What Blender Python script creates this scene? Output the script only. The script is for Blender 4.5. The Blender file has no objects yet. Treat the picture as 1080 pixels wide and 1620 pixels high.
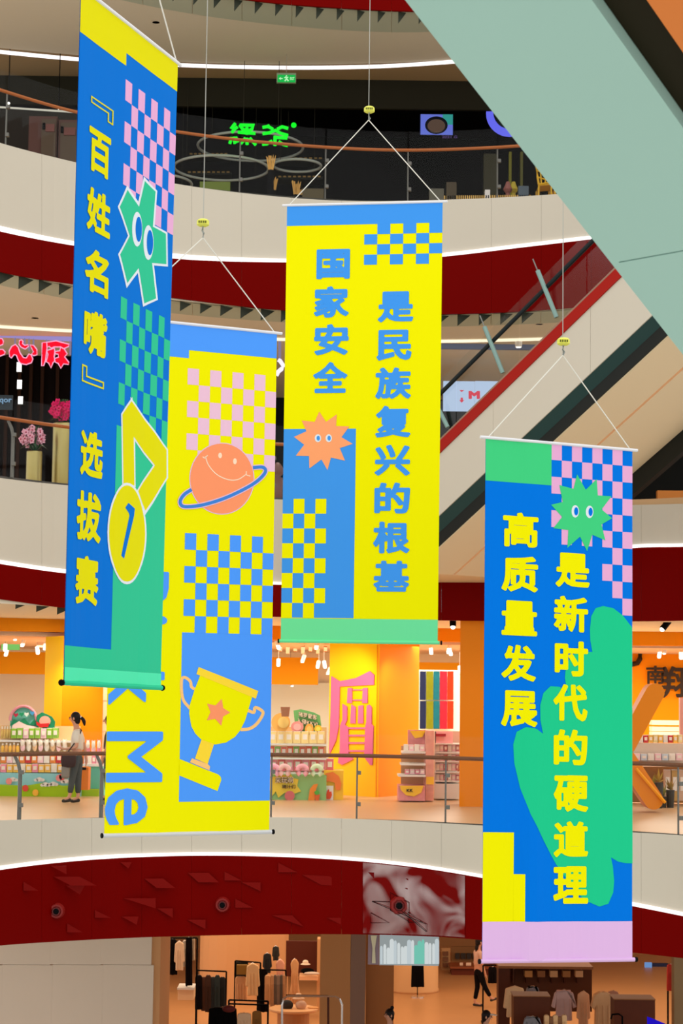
import bpy, bmesh, math, random
import numpy as np
from mathutils import Vector, Matrix
random.seed(7)
SC = bpy.context.scene
COL = SC.collection
V = Vector
# ------------------------------------------------------------------ camera
CZ = 7.25                       # camera height above the ground floor
FPX = 3150.0                    # focal length for a 1080x1620 frame (70 mm on full frame)
PITCH = math.atan((1108 - 810) / FPX); ROLL = 0.0125
CP = V((0, 0, CZ))
fw = V((0, math.cos(PITCH), math.sin(PITCH)))
r0 = V((1, 0, 0)); u0 = V((0, -math.sin(PITCH), math.cos(PITCH)))
RT = r0 * math.cos(ROLL) + u0 * math.sin(ROLL)
UP = -r0 * math.sin(ROLL) + u0 * math.cos(ROLL)
cam = bpy.data.cameras.new('camera'); cam.sensor_fit = 'VERTICAL'; cam.sensor_height = 36; cam.sensor_width = 24
cam.lens = FPX / 1620 * 36; cam.clip_end = 300; cam.clip_start = 0.05
cam.dof.use_dof = True; cam.dof.focus_distance = 19.0; cam.dof.aperture_fstop = 8.0
co = bpy.data.objects.new('camera', cam); COL.objects.link(co)
co.matrix_world = Matrix(((RT.x, UP.x, -fw.x, 0), (RT.y, UP.y, -fw.y, 0), (RT.z, UP.z, -fw.z, CZ), (0, 0, 0, 1)))
SC.camera = co
# ------------------------------------------------------------------ world, exposure, big lights
w = bpy.data.worlds.new('world'); SC.world = w; w.use_nodes = True
bg = w.node_tree.nodes['Background']; bg.inputs[0].default_value = (1.0, 0.995, 0.985, 1); bg.inputs[1].default_value = 1.2
SC.view_settings.view_transform = 'Standard'; SC.view_settings.look = 'None'
SC.view_settings.gamma = 1; SC.view_settings.exposure = 0; SC.view_settings.use_curve_mapping = False
SC.cycles.max_bounces = 6; SC.cycles.transparent_max_bounces = 16; SC.cycles.diffuse_bounces = 3

def area(name, loc, sx, sy, power, color=(1, .9, .75), rot=(0, 0, 0)):
    l = bpy.data.lights.new(name, 'AREA'); l.shape = 'RECTANGLE'; l.size = sx; l.size_y = sy
    l.energy = power; l.color = color
    o = bpy.data.objects.new(name, l); o.location = loc; o.rotation_euler = rot; COL.objects.link(o); return o
area('overhead_fill', (1, 14, 40), 26, 26, 2600, (1, 1, 1))  # unseen area light, added above the atrium to brighten banners and rings
area('shop_light', (-5, 42, 8.35), 7, 5, 520, (1, .92, .8))
area('shop_light', (1, 42.5, 8.35), 6, 5, 520, (1, .92, .8))
area('shop_light', (7, 42, 8.35), 6, 5, 430, (1, .92, .8))
area('boutique_light', (-3, 46, 3.4), 8, 8, 300, (1, .78, .55))
area('boutique_light', (6, 47, 3.4), 8, 10, 300, (1, .78, .55))
area('cinema_light', (-5.5, 36, 13.9), 3, 2, 55, (1, .8, .75))

def spot(name, loc, aim, power, ang=70, color=(1, .9, .7)):
    l = bpy.data.lights.new(name, 'SPOT'); l.energy = power; l.color = color; l.spot_size = math.radians(ang); l.spot_blend = .8; l.shadow_soft_size = .05
    o = bpy.data.objects.new(name, l); o.location = loc; o.rotation_euler = (V(aim) - V(loc)).to_track_quat('-Z', 'Y').to_euler(); COL.objects.link(o)
spot('column_spotlight', (-.2, 37.6, 8.3), (.15, 39.1, 7.4), 130); spot('column_spotlight', (1.3, 38.2, 8.3), (1.15, 39.4, 7.2), 70)
spot('column_spotlight', (-5.2, 37.4, 8.3), (-5.3, 38.5, 7.0), 110); spot('column_spotlight', (2.7, 32.4, 8.6), (2.5, 33.8, 7.4), 50)
for x_ in (-5, -1, 3, 6.5): area('walkway_light', (x_, 37.2, 8.7), .5, .5, 36, (1, .95, .85)); area('walkway_light', (x_, 38, 14.1), .5, .5, 30, (1, .95, .88))
# ------------------------------------------------------------------ helpers
def lin(c):
    return tuple(((x / 255) / 12.92 if x / 255 <= 0.04045 else ((x / 255 + 0.055) / 1.055) ** 2.4) for x in c)
MATS = {}
def mat(name, c, rough=.6, spec=.3, metal=0, emit=0, noise=0, nscale=6, bump=0, coat=0, alpha=None):
    if name in MATS: return MATS[name]
    m = bpy.data.materials.new(name); m.use_nodes = True; MATS[name] = m
    nt = m.node_tree; b = nt.nodes['Principled BSDF']; L = lin(c) + (1,)
    b.inputs['Base Color'].default_value = L; b.inputs['Roughness'].default_value = rough
    b.inputs['Specular IOR Level'].default_value = spec; b.inputs['Metallic'].default_value = metal
    b.inputs['Coat Weight'].default_value = coat
    if emit:
        b.inputs['Emission Color'].default_value = L; b.inputs['Emission Strength'].default_value = emit
        b.inputs['Base Color'].default_value = (0, 0, 0, 1); b.inputs['Specular IOR Level'].default_value = 0
    if noise or bump:
        tc = nt.nodes.new('ShaderNodeTexCoord'); n = nt.nodes.new('ShaderNodeTexNoise')
        n.inputs['Scale'].default_value = nscale; n.inputs['Detail'].default_value = 4
        nt.links.new(tc.outputs['Object'], n.inputs['Vector'])
        if noise:
            r = nt.nodes.new('ShaderNodeMix'); r.data_type = 'RGBA'
            r.inputs[6].default_value = tuple(x * (1 - noise) for x in L[:3]) + (1,)
            r.inputs[7].default_value = tuple(min(1, x * (1 + noise)) for x in L[:3]) + (1,)
            nt.links.new(n.outputs['Fac'], r.inputs[0]); nt.links.new(r.outputs[2], b.inputs['Base Color'])
        if bump:
            bp = nt.nodes.new('ShaderNodeBump'); bp.inputs['Strength'].default_value = bump; bp.inputs['Distance'].default_value = .02
            nt.links.new(n.outputs['Fac'], bp.inputs['Height']); nt.links.new(bp.outputs[0], b.inputs['Normal'])
    return m
def glass(name, tint=(.97, .99, .985), fac=.012, rough=.02):
    m = bpy.data.materials.new(name); m.use_nodes = True; nt = m.node_tree; nt.nodes.clear()
    o = nt.nodes.new('ShaderNodeOutputMaterial'); t = nt.nodes.new('ShaderNodeBsdfTransparent')
    g = nt.nodes.new('ShaderNodeBsdfGlossy'); mx = nt.nodes.new('ShaderNodeMixShader')
    t.inputs[0].default_value = tint + (1,); g.inputs['Roughness'].default_value = rough
    mx.inputs[0].default_value = fac
    nt.links.new(t.outputs[0], mx.inputs[1]); nt.links.new(g.outputs[0], mx.inputs[2]); nt.links.new(mx.outputs[0], o.inputs[0])
    return m

def ray(px, py): return fw * FPX + RT * (px - 540) + UP * (810 - py)
def at(px, py, Y):
    r = ray(px, py); return CP + r * (Y / r.y)
def onz(px, py, z):
    r = ray(px, py); return CP + r * ((z - CZ) / r.z)

class MB:
    def __init__(s): s.v = []; s.f = []; s.m = []; s.mats = []; s.cur = 0
    def mat(s, m):
        if m not in s.mats: s.mats.append(m)
        s.cur = s.mats.index(m); return s
    def add(s, vs, fs):
        b = len(s.v); s.v += [tuple(x) for x in vs]
        for f in fs: s.f.append(tuple(i + b for i in f)); s.m.append(s.cur)
        return s
    def box(s, c, d, rz=0, R=None):
        c = V(c); M = R or Matrix.Rotation(rz, 3, 'Z')
        vs = [c + M @ V((x * d[0] / 2, y * d[1] / 2, z * d[2] / 2)) for z in (-1, 1) for y in (-1, 1) for x in (-1, 1)]
        return s.add(vs, [(0, 2, 3, 1), (4, 5, 7, 6), (0, 1, 5, 4), (2, 6, 7, 3), (0, 4, 6, 2), (1, 3, 7, 5)])
    def hexa(s, a, b):          # two quads (lists of 4 points) joined
        vs = list(a) + list(b)
        return s.add(vs, [(3, 2, 1, 0), (4, 5, 6, 7)] + [(i, (i + 1) % 4, 4 + (i + 1) % 4, 4 + i) for i in range(4)])
    def quad(s, a, b, c, d): return s.add([a, b, c, d], [(0, 1, 2, 3)])
    def prism(s, pts, off):     # polygon + its copy shifted by off
        n = len(pts); off = V(off); vs = [V(p) for p in pts] + [V(p) + off for p in pts]
        return s.add(vs, [tuple(range(n - 1, -1, -1)), tuple(range(n, 2 * n))] + [(i, (i + 1) % n, n + (i + 1) % n, n + i) for i in range(n)])
    def tube(s, pts, r, n=8, closed=False):
        pts = [V(p) for p in pts]; rs = r if isinstance(r, (list, tuple)) else [r] * len(pts)
        vs = []; fs = []; k = len(pts)
        for i, p in enumerate(pts):
            a = pts[(i - 1) % k] if (closed or i) else p; b = pts[(i + 1) % k] if (closed or i < k - 1) else p
            t = (b - a).normalized(); q = t.cross(V((0, 0, 1)))
            if q.length < .05: q = t.cross(V((0, 1, 0)))
            q.normalize(); w_ = t.cross(q)
            for j in range(n):
                an = 2 * math.pi * j / n; vs.append(p + (q * math.cos(an) + w_ * math.sin(an)) * rs[i])
        for i in range(k if closed else k - 1):
            i2 = (i + 1) % k
            for j in range(n): fs.append((i * n + j, i * n + (j + 1) % n, i2 * n + (j + 1) % n, i2 * n + j))
        if not closed: fs += [tuple(range(n)), tuple(range((k - 1) * n + n - 1, (k - 1) * n - 1, -1))]
        return s.add(vs, fs)
    def lathe(s, c, prof, n=16, sx=1, sy=1):     # prof: (radius, height)
        c = V(c); vs = []; fs = []
        for r, h in prof:
            for j in range(n):
                a = 2 * math.pi * j / n; vs.append(c + V((r * sx * math.cos(a), r * sy * math.sin(a), h)))
        for i in range(len(prof) - 1):
            for j in range(n): fs.append((i * n + j, i * n + (j + 1) % n, (i + 1) * n + (j + 1) % n, (i + 1) * n + j))
        fs += [tuple(range(n - 1, -1, -1)), tuple((len(prof) - 1) * n + j for j in range(n))]
        return s.add(vs, fs)
    def ball(s, c, r, n=10, m=6):
        r = r if isinstance(r, (tuple, list)) else (r, r, r)
        prof = [(max(1e-3, math.sin(math.pi * i / m)), -math.cos(math.pi * i / m)) for i in range(m + 1)]
        c = V(c); b = MB(); b.lathe((0, 0, 0), prof, n)
        return s.add([c + V((x * r[0], y * r[1], z * r[2])) for x, y, z in b.v], b.f)
def wl(p):
    l = V((0, 0, 0))
    while p: l = l + p.location; p = p.parent
    return l
def build(name, mb, m=None, parent=None, smooth=False):
    off = wl(parent); me = bpy.data.meshes.new(name)
    me.from_pydata([(x - off.x, y - off.y, z - off.z) for x, y, z in mb.v], [], mb.f)
    for mm in ([m] if m else mb.mats): me.materials.append(mm)
    if not m:
        for p, k in zip(me.polygons, mb.m): p.material_index = k
    if smooth:
        for p in me.polygons: p.use_smooth = True
    me.update()
    o = bpy.data.objects.new(name, me); COL.objects.link(o)
    if parent: o.parent = parent
    return o
def thing(name, label, cat, loc=(0, 0, 0), group=None):
    o = bpy.data.objects.new(name, None); o.empty_display_size = .1; COL.objects.link(o)
    o.location = loc; o['label'] = label; o['category'] = cat
    if group: o['group'] = group
    return o
def tag(o, label, cat, group=None):
    o['label'] = label; o['category'] = cat
    if group: o['group'] = group
    return o
def struct(o): o['kind'] = 'structure'; return o
def sroot(name):
    o = bpy.data.objects.new(name, None); COL.objects.link(o); o['kind'] = 'structure'; return o
def pbox(mb, x0, y0, x1, y1, Y, d):   # upright box whose front face covers that part of the picture at depth Y
    xm = (x0 + x1) / 2; ym = (y0 + y1) / 2; a = at(x0, ym, Y).x; b = at(x1, ym, Y).x; t = at(xm, y0, Y).z; u = at(xm, y1, Y).z
    return mb.box(((a + b) / 2, Y + d / 2, (t + u) / 2), (abs(b - a), d, abs(t - u)))
def BX(name, x0, y0, x1, y1, Y, d, m, parent=None): return build(name, pbox(MB(), x0, y0, x1, y1, Y, d), m, parent)
def poly(mb, pts, Y, d, off=(0, 0), sc=1):    # silhouette traced in a vertical plane at depth Y, given thickness d
    return mb.prism([at(off[0] + x / sc, off[1] + y / sc, Y) for x, y in pts], (0, d, 0))
GC = {}
def glyph(s, off=.03):           # outline of a character, thickened by off (em) through a signed distance field
    if (s, off) in GC: return GC[s, off]
    c = bpy.data.curves.new('t', 'FONT'); c.body = s; c.resolution_u = 3
    o = bpy.data.objects.new('t', c); COL.objects.link(o)
    m = o.evaluated_get(bpy.context.evaluated_depsgraph_get()).to_mesh()
    v = np.array([(q.co.x, q.co.y) for q in m.vertices]); f = [tuple(p.vertices) for p in m.polygons]
    bpy.data.objects.remove(o)
    if off > 0:
        ed = {}
        for q in f:
            for i in range(len(q)): e = (q[i], q[(i + 1) % len(q)]); ed[e] = 1
        E = [e for e in ed if (e[1], e[0]) not in ed]; A = v[[e[0] for e in E]]; B = v[[e[1] for e in E]]
        lo = v.min(0) - off*1.3; hi = v.max(0) + off*1.3; st = max((hi - lo).min() / 46, (hi - lo).max() / 150)
        nx, ny = [int(math.ceil(q / st)) for q in (hi - lo)]
        X_, Y_ = np.meshgrid(lo[0] + st*np.arange(nx + 1), lo[1] + st*np.arange(ny + 1), indexing='ij'); Pq = np.stack([X_.ravel(), Y_.ravel()], 1)
        d = B - A; ap = Pq[:, None, :] - A[None]; t = np.clip((ap*d).sum(2) / np.maximum((d*d).sum(1), 1e-12), 0, 1)
        ds = np.sqrt(((ap - t[..., None]*d)**2).sum(2)).min(1)
        y = Pq[:, 1][:, None]; x = Pq[:, 0][:, None]; cr = ((A[:, 1] > y) != (B[:, 1] > y)); dy = np.where(B[:, 1] == A[:, 1], 1e-9, B[:, 1] - A[:, 1])
        ins = (cr & (x < (B[:, 0] - A[:, 0])*(y - A[:, 1])/dy + A[:, 0])).sum(1) % 2 == 1
        g = (off - np.where(ins, -ds, ds)).reshape(nx + 1, ny + 1); V_ = []; F_ = []; ix = {}
        def vid(x_, y_):
            k = (round(x_, 5), round(y_, 5))
            if k not in ix: ix[k] = len(V_); V_.append((lo[0] + x_*st, lo[1] + y_*st))
            return ix[k]
        for i in range(nx):
            j = 0
            while j < ny:
                cs = [(i, j), (i+1, j), (i+1, j+1), (i, j+1)]; vals = [g[q] for q in cs]
                if min(vals) > 0:
                    k = j
                    while k < ny and min(g[i, k], g[i+1, k], g[i+1, k+1], g[i, k+1]) > 0: k += 1
                    F_.append((vid(i, j), vid(i+1, j), vid(i+1, k), vid(i, k))); j = k; continue
                if max(vals) > 0:
                    pl = []
                    for q in range(4):
                        a, b = cs[q], cs[(q+1) % 4]; ga, gb = vals[q], vals[(q+1) % 4]
                        if ga > 0: pl.append(vid(*a))
                        if (ga > 0) != (gb > 0): tt = ga/(ga - gb); pl.append(vid(a[0] + (b[0]-a[0])*tt, a[1] + (b[1]-a[1])*tt))
                    pl = [q for n_, q in enumerate(pl) if q != pl[n_-1]]
                    if len(pl) > 2: F_.append(tuple(pl))
                j += 1
        v = np.array(V_); f = F_
    lo = v.min(0); hi = v.max(0); v = (v - lo) / (hi - lo); v[:, 1] = 1 - v[:, 1]   # y down, 0..1
    GC[s, off] = (v, f); return GC[s, off]
def text_at(mb, s, x0, y0, x1, y1, Y, off=.02, d=.02):
    v, f = glyph(s, off); n = len(v)
    P = [at(x0 + a * (x1 - x0), y0 + b * (y1 - y0), Y) for a, b in v]
    ed = {}
    for q in f:
        for i in range(len(q)):
            e = (q[i], q[(i + 1) % len(q)]); ed[e] = 1
    fs = [q for q in f] + [tuple(i + n for i in reversed(q)) for q in f]
    fs += [(b, a, a + n, b + n) for a, b in ed if (b, a) not in ed]
    return mb.add(P + [p + V((0, d, 0)) for p in P], fs)
def spline(tab):
    x = np.array([t[0] for t in tab], float); y = np.array([t[1] for t in tab], float)
    s = np.diff(y) / np.diff(x); m = np.empty(len(x)); m[0] = s[0]; m[-1] = s[-1]; m[1:-1] = (s[:-1] + s[1:]) / 2
    def f(q):
        i = int(min(max(np.searchsorted(x, q) - 1, 0), len(x) - 2)); h = x[i + 1] - x[i]; t = (q - x[i]) / h
        return (2*t**3-3*t**2+1)*y[i] + (t**3-2*t**2+t)*h*m[i] + (-2*t**3+3*t**2)*y[i+1] + (t**3-t**2)*h*m[i+1]
    return f

# ------------------------------------------------------------------ materials
M_cream = mat('cream_panel', (203, 194, 176), .55, .2, noise=.03, nscale=.8)
M_red = mat('red_lacquer', (108, 2, 0), .35, .02, noise=.05, nscale=1)
M_led = mat('led_strip', (255, 246, 244), emit=1.6)
M_ledw = mat('warm_led_strip', (255, 236, 205), emit=1.3)
M_soff = mat('soffit_paint', (226, 218, 196), .7, .1)
M_soffg = mat('soffit_grey', (188, 196, 176), .7, .1)
M_fin = mat('dark_fin', (58, 62, 52), .7, .1)
M_floor = mat('polished_floor', (205, 165, 120), .35, .3, noise=.06, nscale=1.5)
M_dark = mat('dark_front', (22, 22, 20), .5, .04)
M_dk2 = mat('charcoal_band', (52, 50, 40), .6, .1)
M_blk = mat('black', (10, 10, 11), .6, .05)
M_blkc = mat('black_cloth', (20, 18, 20), .9, .05)
M_rail = mat('wood_rail', (168, 92, 40), .45, .2, noise=.1, nscale=20)
M_raild = mat('dark_wood_rail', (110, 66, 38), .45, .2, noise=.1, nscale=20)
M_steel = mat('grey_steel', (105, 103, 96), .4, .4, metal=.3)
M_glass = glass('clear_glass'); M_glass2 = glass('hazy_glass', (.92, .95, .94), .05, .15)
M_org = mat('orange_paint', (246, 146, 8), .6, .1, noise=.03, nscale=1)
M_orglit = mat('lamplit_orange_paint', (255, 200, 4), .6, .1)  # yellow copy of the column orange, with the lamplight put into the colour
M_cwall = mat('cream_wall', (232, 214, 184), .7, .1)
M_mint = mat('pale_wall', (226, 232, 214), .7, .1)
M_ceil = mat('shop_ceiling', (222, 190, 160), .8, .05)
M_white = mat('white_plastic', (235, 232, 225), .5, .2)
M_lamp = mat('lamp_glow', (255, 246, 225), emit=3)
M_beige = mat('beige_wall', (236, 222, 202), .6, .2, noise=.03, nscale=1)
M_tan = mat('tan_wall', (205, 152, 96), .6, .2)
M_brown = mat('walnut_wood', (84, 40, 18), .5, .2, noise=.15, nscale=9)
M_brass = mat('brushed_brass', (176, 160, 100), .35, .5, metal=.8)
M_chrome = mat('chrome', (225, 225, 225), .2, .5, metal=.9)
M_cord = mat('pale_cord', (225, 222, 210), .8, .1)
M_skin = mat('skin', (205, 150, 122), .6, .2); M_hair = mat('black_hair', (22, 15, 14), .5, .2)

# ------------------------------------------------------------------ the rings of the atrium
XS = list(np.linspace(-250, 1330, 81))
D_UP = spline([(-250, 29.5), (0, 32.3), (110, 33.4), (280, 34.6), (450, 35.3), (620, 35.6), (760, 35.4), (880, 35.0), (1080, 34), (1330, 31.5)])
D_L1 = spline([(-250, 26.5), (0, 29.2), (165, 30.5), (430, 31), (620, 30.8), (760, 30), (1000, 28.8), (1080, 28.2), (1330, 26)])
def line3(sp, D, back=0, xs=XS):
    return [at(x, sp(x), D(x)) + V((0, back, 0)) for x in xs]
def band(name, top, bot, D, m, parent, step=4, thick=.05, gap=.0015, back=0):
    for k in range(0, 80, step):
        seg = XS[k:k + step + 1]
        A = line3(top, D, back, seg); B = line3(bot, D, back, seg)
        ax = (A[-1] - A[0]).normalized() * gap; A[0] += ax; B[0] += ax; A[-1] -= ax; B[-1] -= ax
        mb = MB(); n = len(A); off = V((0, thick, 0))
        vs = A + B + [p + off for p in A] + [p + off for p in B]
        fs = []
        for i in range(n - 1):
            fs += [(n + i, n + i + 1, i + 1, i), (2*n + i, 2*n + i + 1, 3*n + i + 1, 3*n + i), (i, i + 1, 2*n + i + 1, 2*n + i), (n + i + 1, n + i, 3*n + i, 3*n + i + 1)]
        fs += [(0, 2*n, 3*n, n), (n - 1, 2*n - 1, 4*n - 1, 3*n - 1)]
        mb.add(vs, fs); build(name, mb, m, parent)
def slab(name, sp, D, z, yback, m, thick=.08, parent=None, y0=0.06, yb_sp=None):
    mb = MB(); A = []; B = []
    for x in XS:
        p = at(x, sp(x), D(x)); A.append(V((p.x, p.y + y0, z)))
        if yb_sp: q = onz(x, yb_sp(x), z); B.append(q)
        else: B.append(V((p.x * yback / p.y, yback, z)))
    n = len(A); o = V((0, 0, thick)); vs = A + B + [p + o for p in A] + [p + o for p in B]; fs = []
    for i in range(n - 1):
        fs += [(i, i + 1, n + i + 1, n + i), (2*n + i + 1, 2*n + i, 3*n + i, 3*n + i + 1), (i + 1, i, 2*n + i, 2*n + i + 1), (n + i, n + i + 1, 3*n + i + 1, 3*n + i)]
    fs += [(0, n, 3*n, 2*n), (n - 1, 3*n - 1, 4*n - 1, 2*n - 1)] if False else [(0, n, 3*n, 2*n), (n - 1, 2*n - 1, 4*n - 1, 3*n - 1)]
    mb.add(vs, fs); o_ = build(name, mb, m, parent)
    if not parent: struct(o_)
    return o_
def strip_tube(name, pts, r, m, parent): return build(name, MB().tube(pts, r, 6), m, parent)

RB4 = spline([(-250, -200), (0, -100), (250, -24), (409, 2), (546, 13), (660, 18), (800, 16), (1000, 0), (1330, -40)])
RT4 = spline([(-250, -400), (0, -260), (250, -130), (660, -70), (1000, -90), (1330, -150)])
LED4 = spline([(-250, 55), (0, 82), (128, 94), (285, 103), (450, 107), (600, 105), (727, 97), (900, 85), (1080, 70), (1330, 40)])
BK4 = spline([(-250, 90), (0, 103), (128, 115), (285, 128), (450, 131), (600, 129), (727, 121), (900, 108), (1330, 60)])
DK4 = spline([(-250, 150), (0, 152), (285, 168), (450, 172), (600, 170), (750, 164), (1330, 120)])
GB3 = spline([(-250, 140), (0, 226), (125, 258), (280, 291), (450, 312), (560, 318), (700, 316), (800, 312), (880, 307), (1080, 290), (1330, 255)])
WT3 = spline([(-250, 290), (0, 358), (120, 383), (275, 402), (450, 410), (600, 408), (700, 401), (820, 387), (938, 373), (1080, 355), (1330, 318)])
RT3 = spline([(-250, 298), (0, 366), (120, 389), (275, 409), (450, 415), (600, 413), (700, 406), (820, 392), (938, 378), (1080, 360), (1330, 324)])
RB3 = spline([(-250, 350), (0, 430), (120, 450), (280, 472), (440, 490), (600, 497), (700, 497), (800, 494), (850, 491), (1080, 470), (1330, 430)])
LED3 = spline([(-250, 500), (0, 517), (118, 524), (440, 537), (700, 540), (842, 537), (1080, 528), (1330, 515)])
GB2 = spline([(-250, 715), (0, 756), (110, 768), (440, 790), (700, 799), (1080, 797), (1330, 785)])
WT2 = spline([(-250, 843), (0, 886), (105, 901), (300, 914), (440, 921), (600, 920), (760, 900), (1000, 862), (1080, 860), (1330, 846)])
RT2 = spline([(-250, 850), (0, 892), (105, 907), (300, 919), (440, 925), (600, 924), (760, 904), (1000, 867), (1080, 865), (1330, 851)])
RB2 = spline([(-250, 915), (0, 948), (105, 962), (440, 976), (730, 982), (1000, 983), (1080, 982), (1330, 970)])
OB2 = spline([(-250, 968), (0, 977), (105, 980), (430, 990), (700, 994), (1000, 999), (1080, 1000), (1330, 1000)])
GB1 = spline([(-250, 1310), (0, 1298), (165, 1294), (430, 1293), (540, 1295), (620, 1298), (760, 1306), (1000, 1317), (1080, 1322), (1330, 1350)])
WT1 = spline([(-250, 1416), (0, 1370), (130, 1355), (270, 1349), (400, 1349), (540, 1355), (660, 1367), (760, 1383), (1000, 1427), (1080, 1443), (1330, 1496)])
RT1 = spline([(-250, 1422), (0, 1376), (130, 1361), (270, 1354), (400, 1354), (540, 1360), (660, 1372), (760, 1388), (1000, 1433), (1080, 1449), (1330, 1502)])
RB1 = spline([(-250, 1525), (0, 1496), (120, 1488), (200, 1484), (330, 1480), (540, 1478), (690, 1482), (760, 1487), (950, 1502), (1080, 1516), (1330, 1550)])
def led_band(name, top, bot, D, m, parent):
    mb = MB(); A = line3(top, D, -.04); B = line3(bot, D, -.04); n = len(A); o = V((0, .05, 0))
    mb.add(A + B + [p + o for p in A] + [p + o for p in B], [f for i in range(n - 1) for f in ((n+i, n+i+1, i+1, i), (2*n+i, 2*n+i+1, 3*n+i+1, 3*n+i), (i, i+1, 2*n+i+1, 2*n+i), (n+i+1, n+i, 3*n+i, 3*n+i+1))])
    return build(name, mb, m, parent)
wt = sroot('wall_top'); band('red_panel', RT4, RB4, D_UP, M_red, wt)
wu = sroot('wall_upper'); band('cream_panel', GB3, WT3, D_UP, M_cream, wu); band('red_panel', RT3, RB3, D_UP, M_red, wu); led_band('led_strip', WT3, RT3, D_UP, M_led, wu)
wm = sroot('wall_middle'); band('cream_panel', GB2, WT2, D_UP, M_cream, wm); band('red_panel', RT2, RB2, D_UP, M_red, wm); led_band('led_strip', WT2, RT2, D_UP, M_led, wm)
wb = sroot('wall_lower'); band('cream_panel', GB1, WT1, D_L1, M_cream, wb)
# red band of the first floor, lacquered, with a stretch of imitated reflections
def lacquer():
    m = bpy.data.materials.new('red_lacquer_reflections'); m.use_nodes = True; nt = m.node_tree; b = nt.nodes['Principled BSDF']
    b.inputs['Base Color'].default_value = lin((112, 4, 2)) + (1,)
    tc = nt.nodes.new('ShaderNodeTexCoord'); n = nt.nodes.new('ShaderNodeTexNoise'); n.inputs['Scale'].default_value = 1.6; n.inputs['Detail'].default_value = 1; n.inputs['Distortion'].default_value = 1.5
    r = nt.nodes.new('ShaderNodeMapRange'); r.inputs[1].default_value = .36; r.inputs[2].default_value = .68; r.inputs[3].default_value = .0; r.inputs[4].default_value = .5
    g = nt.nodes.new('ShaderNodeBsdfGlossy'); g.inputs['Roughness'].default_value = .12; g.inputs[0].default_value = (.62, .55, .53, 1)  # pale gloss, masked by noise, imitates the broken reflections on the band
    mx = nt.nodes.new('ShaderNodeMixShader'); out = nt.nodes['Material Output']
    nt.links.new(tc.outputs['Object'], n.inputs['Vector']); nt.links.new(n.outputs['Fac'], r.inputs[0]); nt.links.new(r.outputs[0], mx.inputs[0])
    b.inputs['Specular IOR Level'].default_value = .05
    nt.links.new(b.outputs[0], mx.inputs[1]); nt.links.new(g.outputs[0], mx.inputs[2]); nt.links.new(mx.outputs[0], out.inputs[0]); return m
band('red_panel', RT1, RB1, D_L1, M_red, wb)
led_band('led_strip', WT1, RT1, D_L1, M_led, wb)
def fb1(px, py): return at(px, py, D_L1(px) - .012)
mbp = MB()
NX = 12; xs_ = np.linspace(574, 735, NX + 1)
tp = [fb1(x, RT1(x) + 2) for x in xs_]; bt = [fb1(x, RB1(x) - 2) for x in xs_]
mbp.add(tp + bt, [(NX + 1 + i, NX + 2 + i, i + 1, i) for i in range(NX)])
build('reflection_panel', mbp, lacquer(), wb)
M_red2 = mat('satin_red_inlay', (120, 14, 10), .4, .04); M_redd = mat('deep_red_inlay', (104, 6, 8), .4, .05)
tris = [((37, 1395), (60, 1409), (37, 1409)), ((80, 1370), (105, 1370), (105, 1383)), ((85, 1387), (125, 1387), (152, 1401), (112, 1401)), ((104, 1401), (134, 1401), (126, 1415)), ((106, 1461), (130, 1475), (106, 1475)),
        ((228, 1390), (258, 1390), (277, 1405), (248, 1405)), ((190, 1364), (208, 1364), (203, 1374)), ((195, 1421), (246, 1421), (246, 1437)), ((248, 1437), (273, 1437), (273, 1452)), ((192, 1450), (219, 1450), (216, 1463)),
        ((297, 1381), (330, 1381), (346, 1396), (314, 1396)), ((355, 1379), (382, 1393), (355, 1393)), ((382, 1396), (412, 1396), (412, 1410)), ((440, 1365), (470, 1380), (440, 1380)), ((478, 1384), (520, 1386), (550, 1402), (508, 1400)), ((372, 1422), (400, 1436), (372, 1436)),
        ((430, 1448), (462, 1448), (480, 1466)), ((296, 1455), (325, 1455), (325, 1470)), ((517, 1452), (550, 1452), (550, 1468)), ((150, 1440), (175, 1452), (150, 1452))]
for t in tris:
    build('triangle_inlay', MB().prism([at(x, y, D_L1(t[0][0]) - .02) for x, y in t], (0, .015, 0)), M_red2, wb)
for t in [((582, 1380), (603, 1381), (625, 1397), (597, 1396)), ((641, 1390), (672, 1391), (672, 1405), (664, 1405)), ((640, 1405), (668, 1406), (694, 1422), (668, 1421)), ((645, 1443), (659, 1443), (672, 1460))]:
    build('triangle_inlay', MB().prism([at(x, y, D_L1(t[0][0]) - .035) for x, y in t], (0, .02, 0)), M_redd, wb)
def outline(pts):
    P = [at(x, y, D_L1(x) - .03) for x, y in pts]; return MB().tube(P, .005, 4, closed=True)
for t in [((588, 1426), (618, 1427), (674, 1474), (674, 1462)), ((586, 1444), (615, 1460), (586, 1460)), ((617, 1412), (646, 1428), (646, 1458), (617, 1440)), ((645, 1443), (645, 1459), (668, 1459))]:
    build('inlay_outline', outline(t), M_blk, wb)
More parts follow.
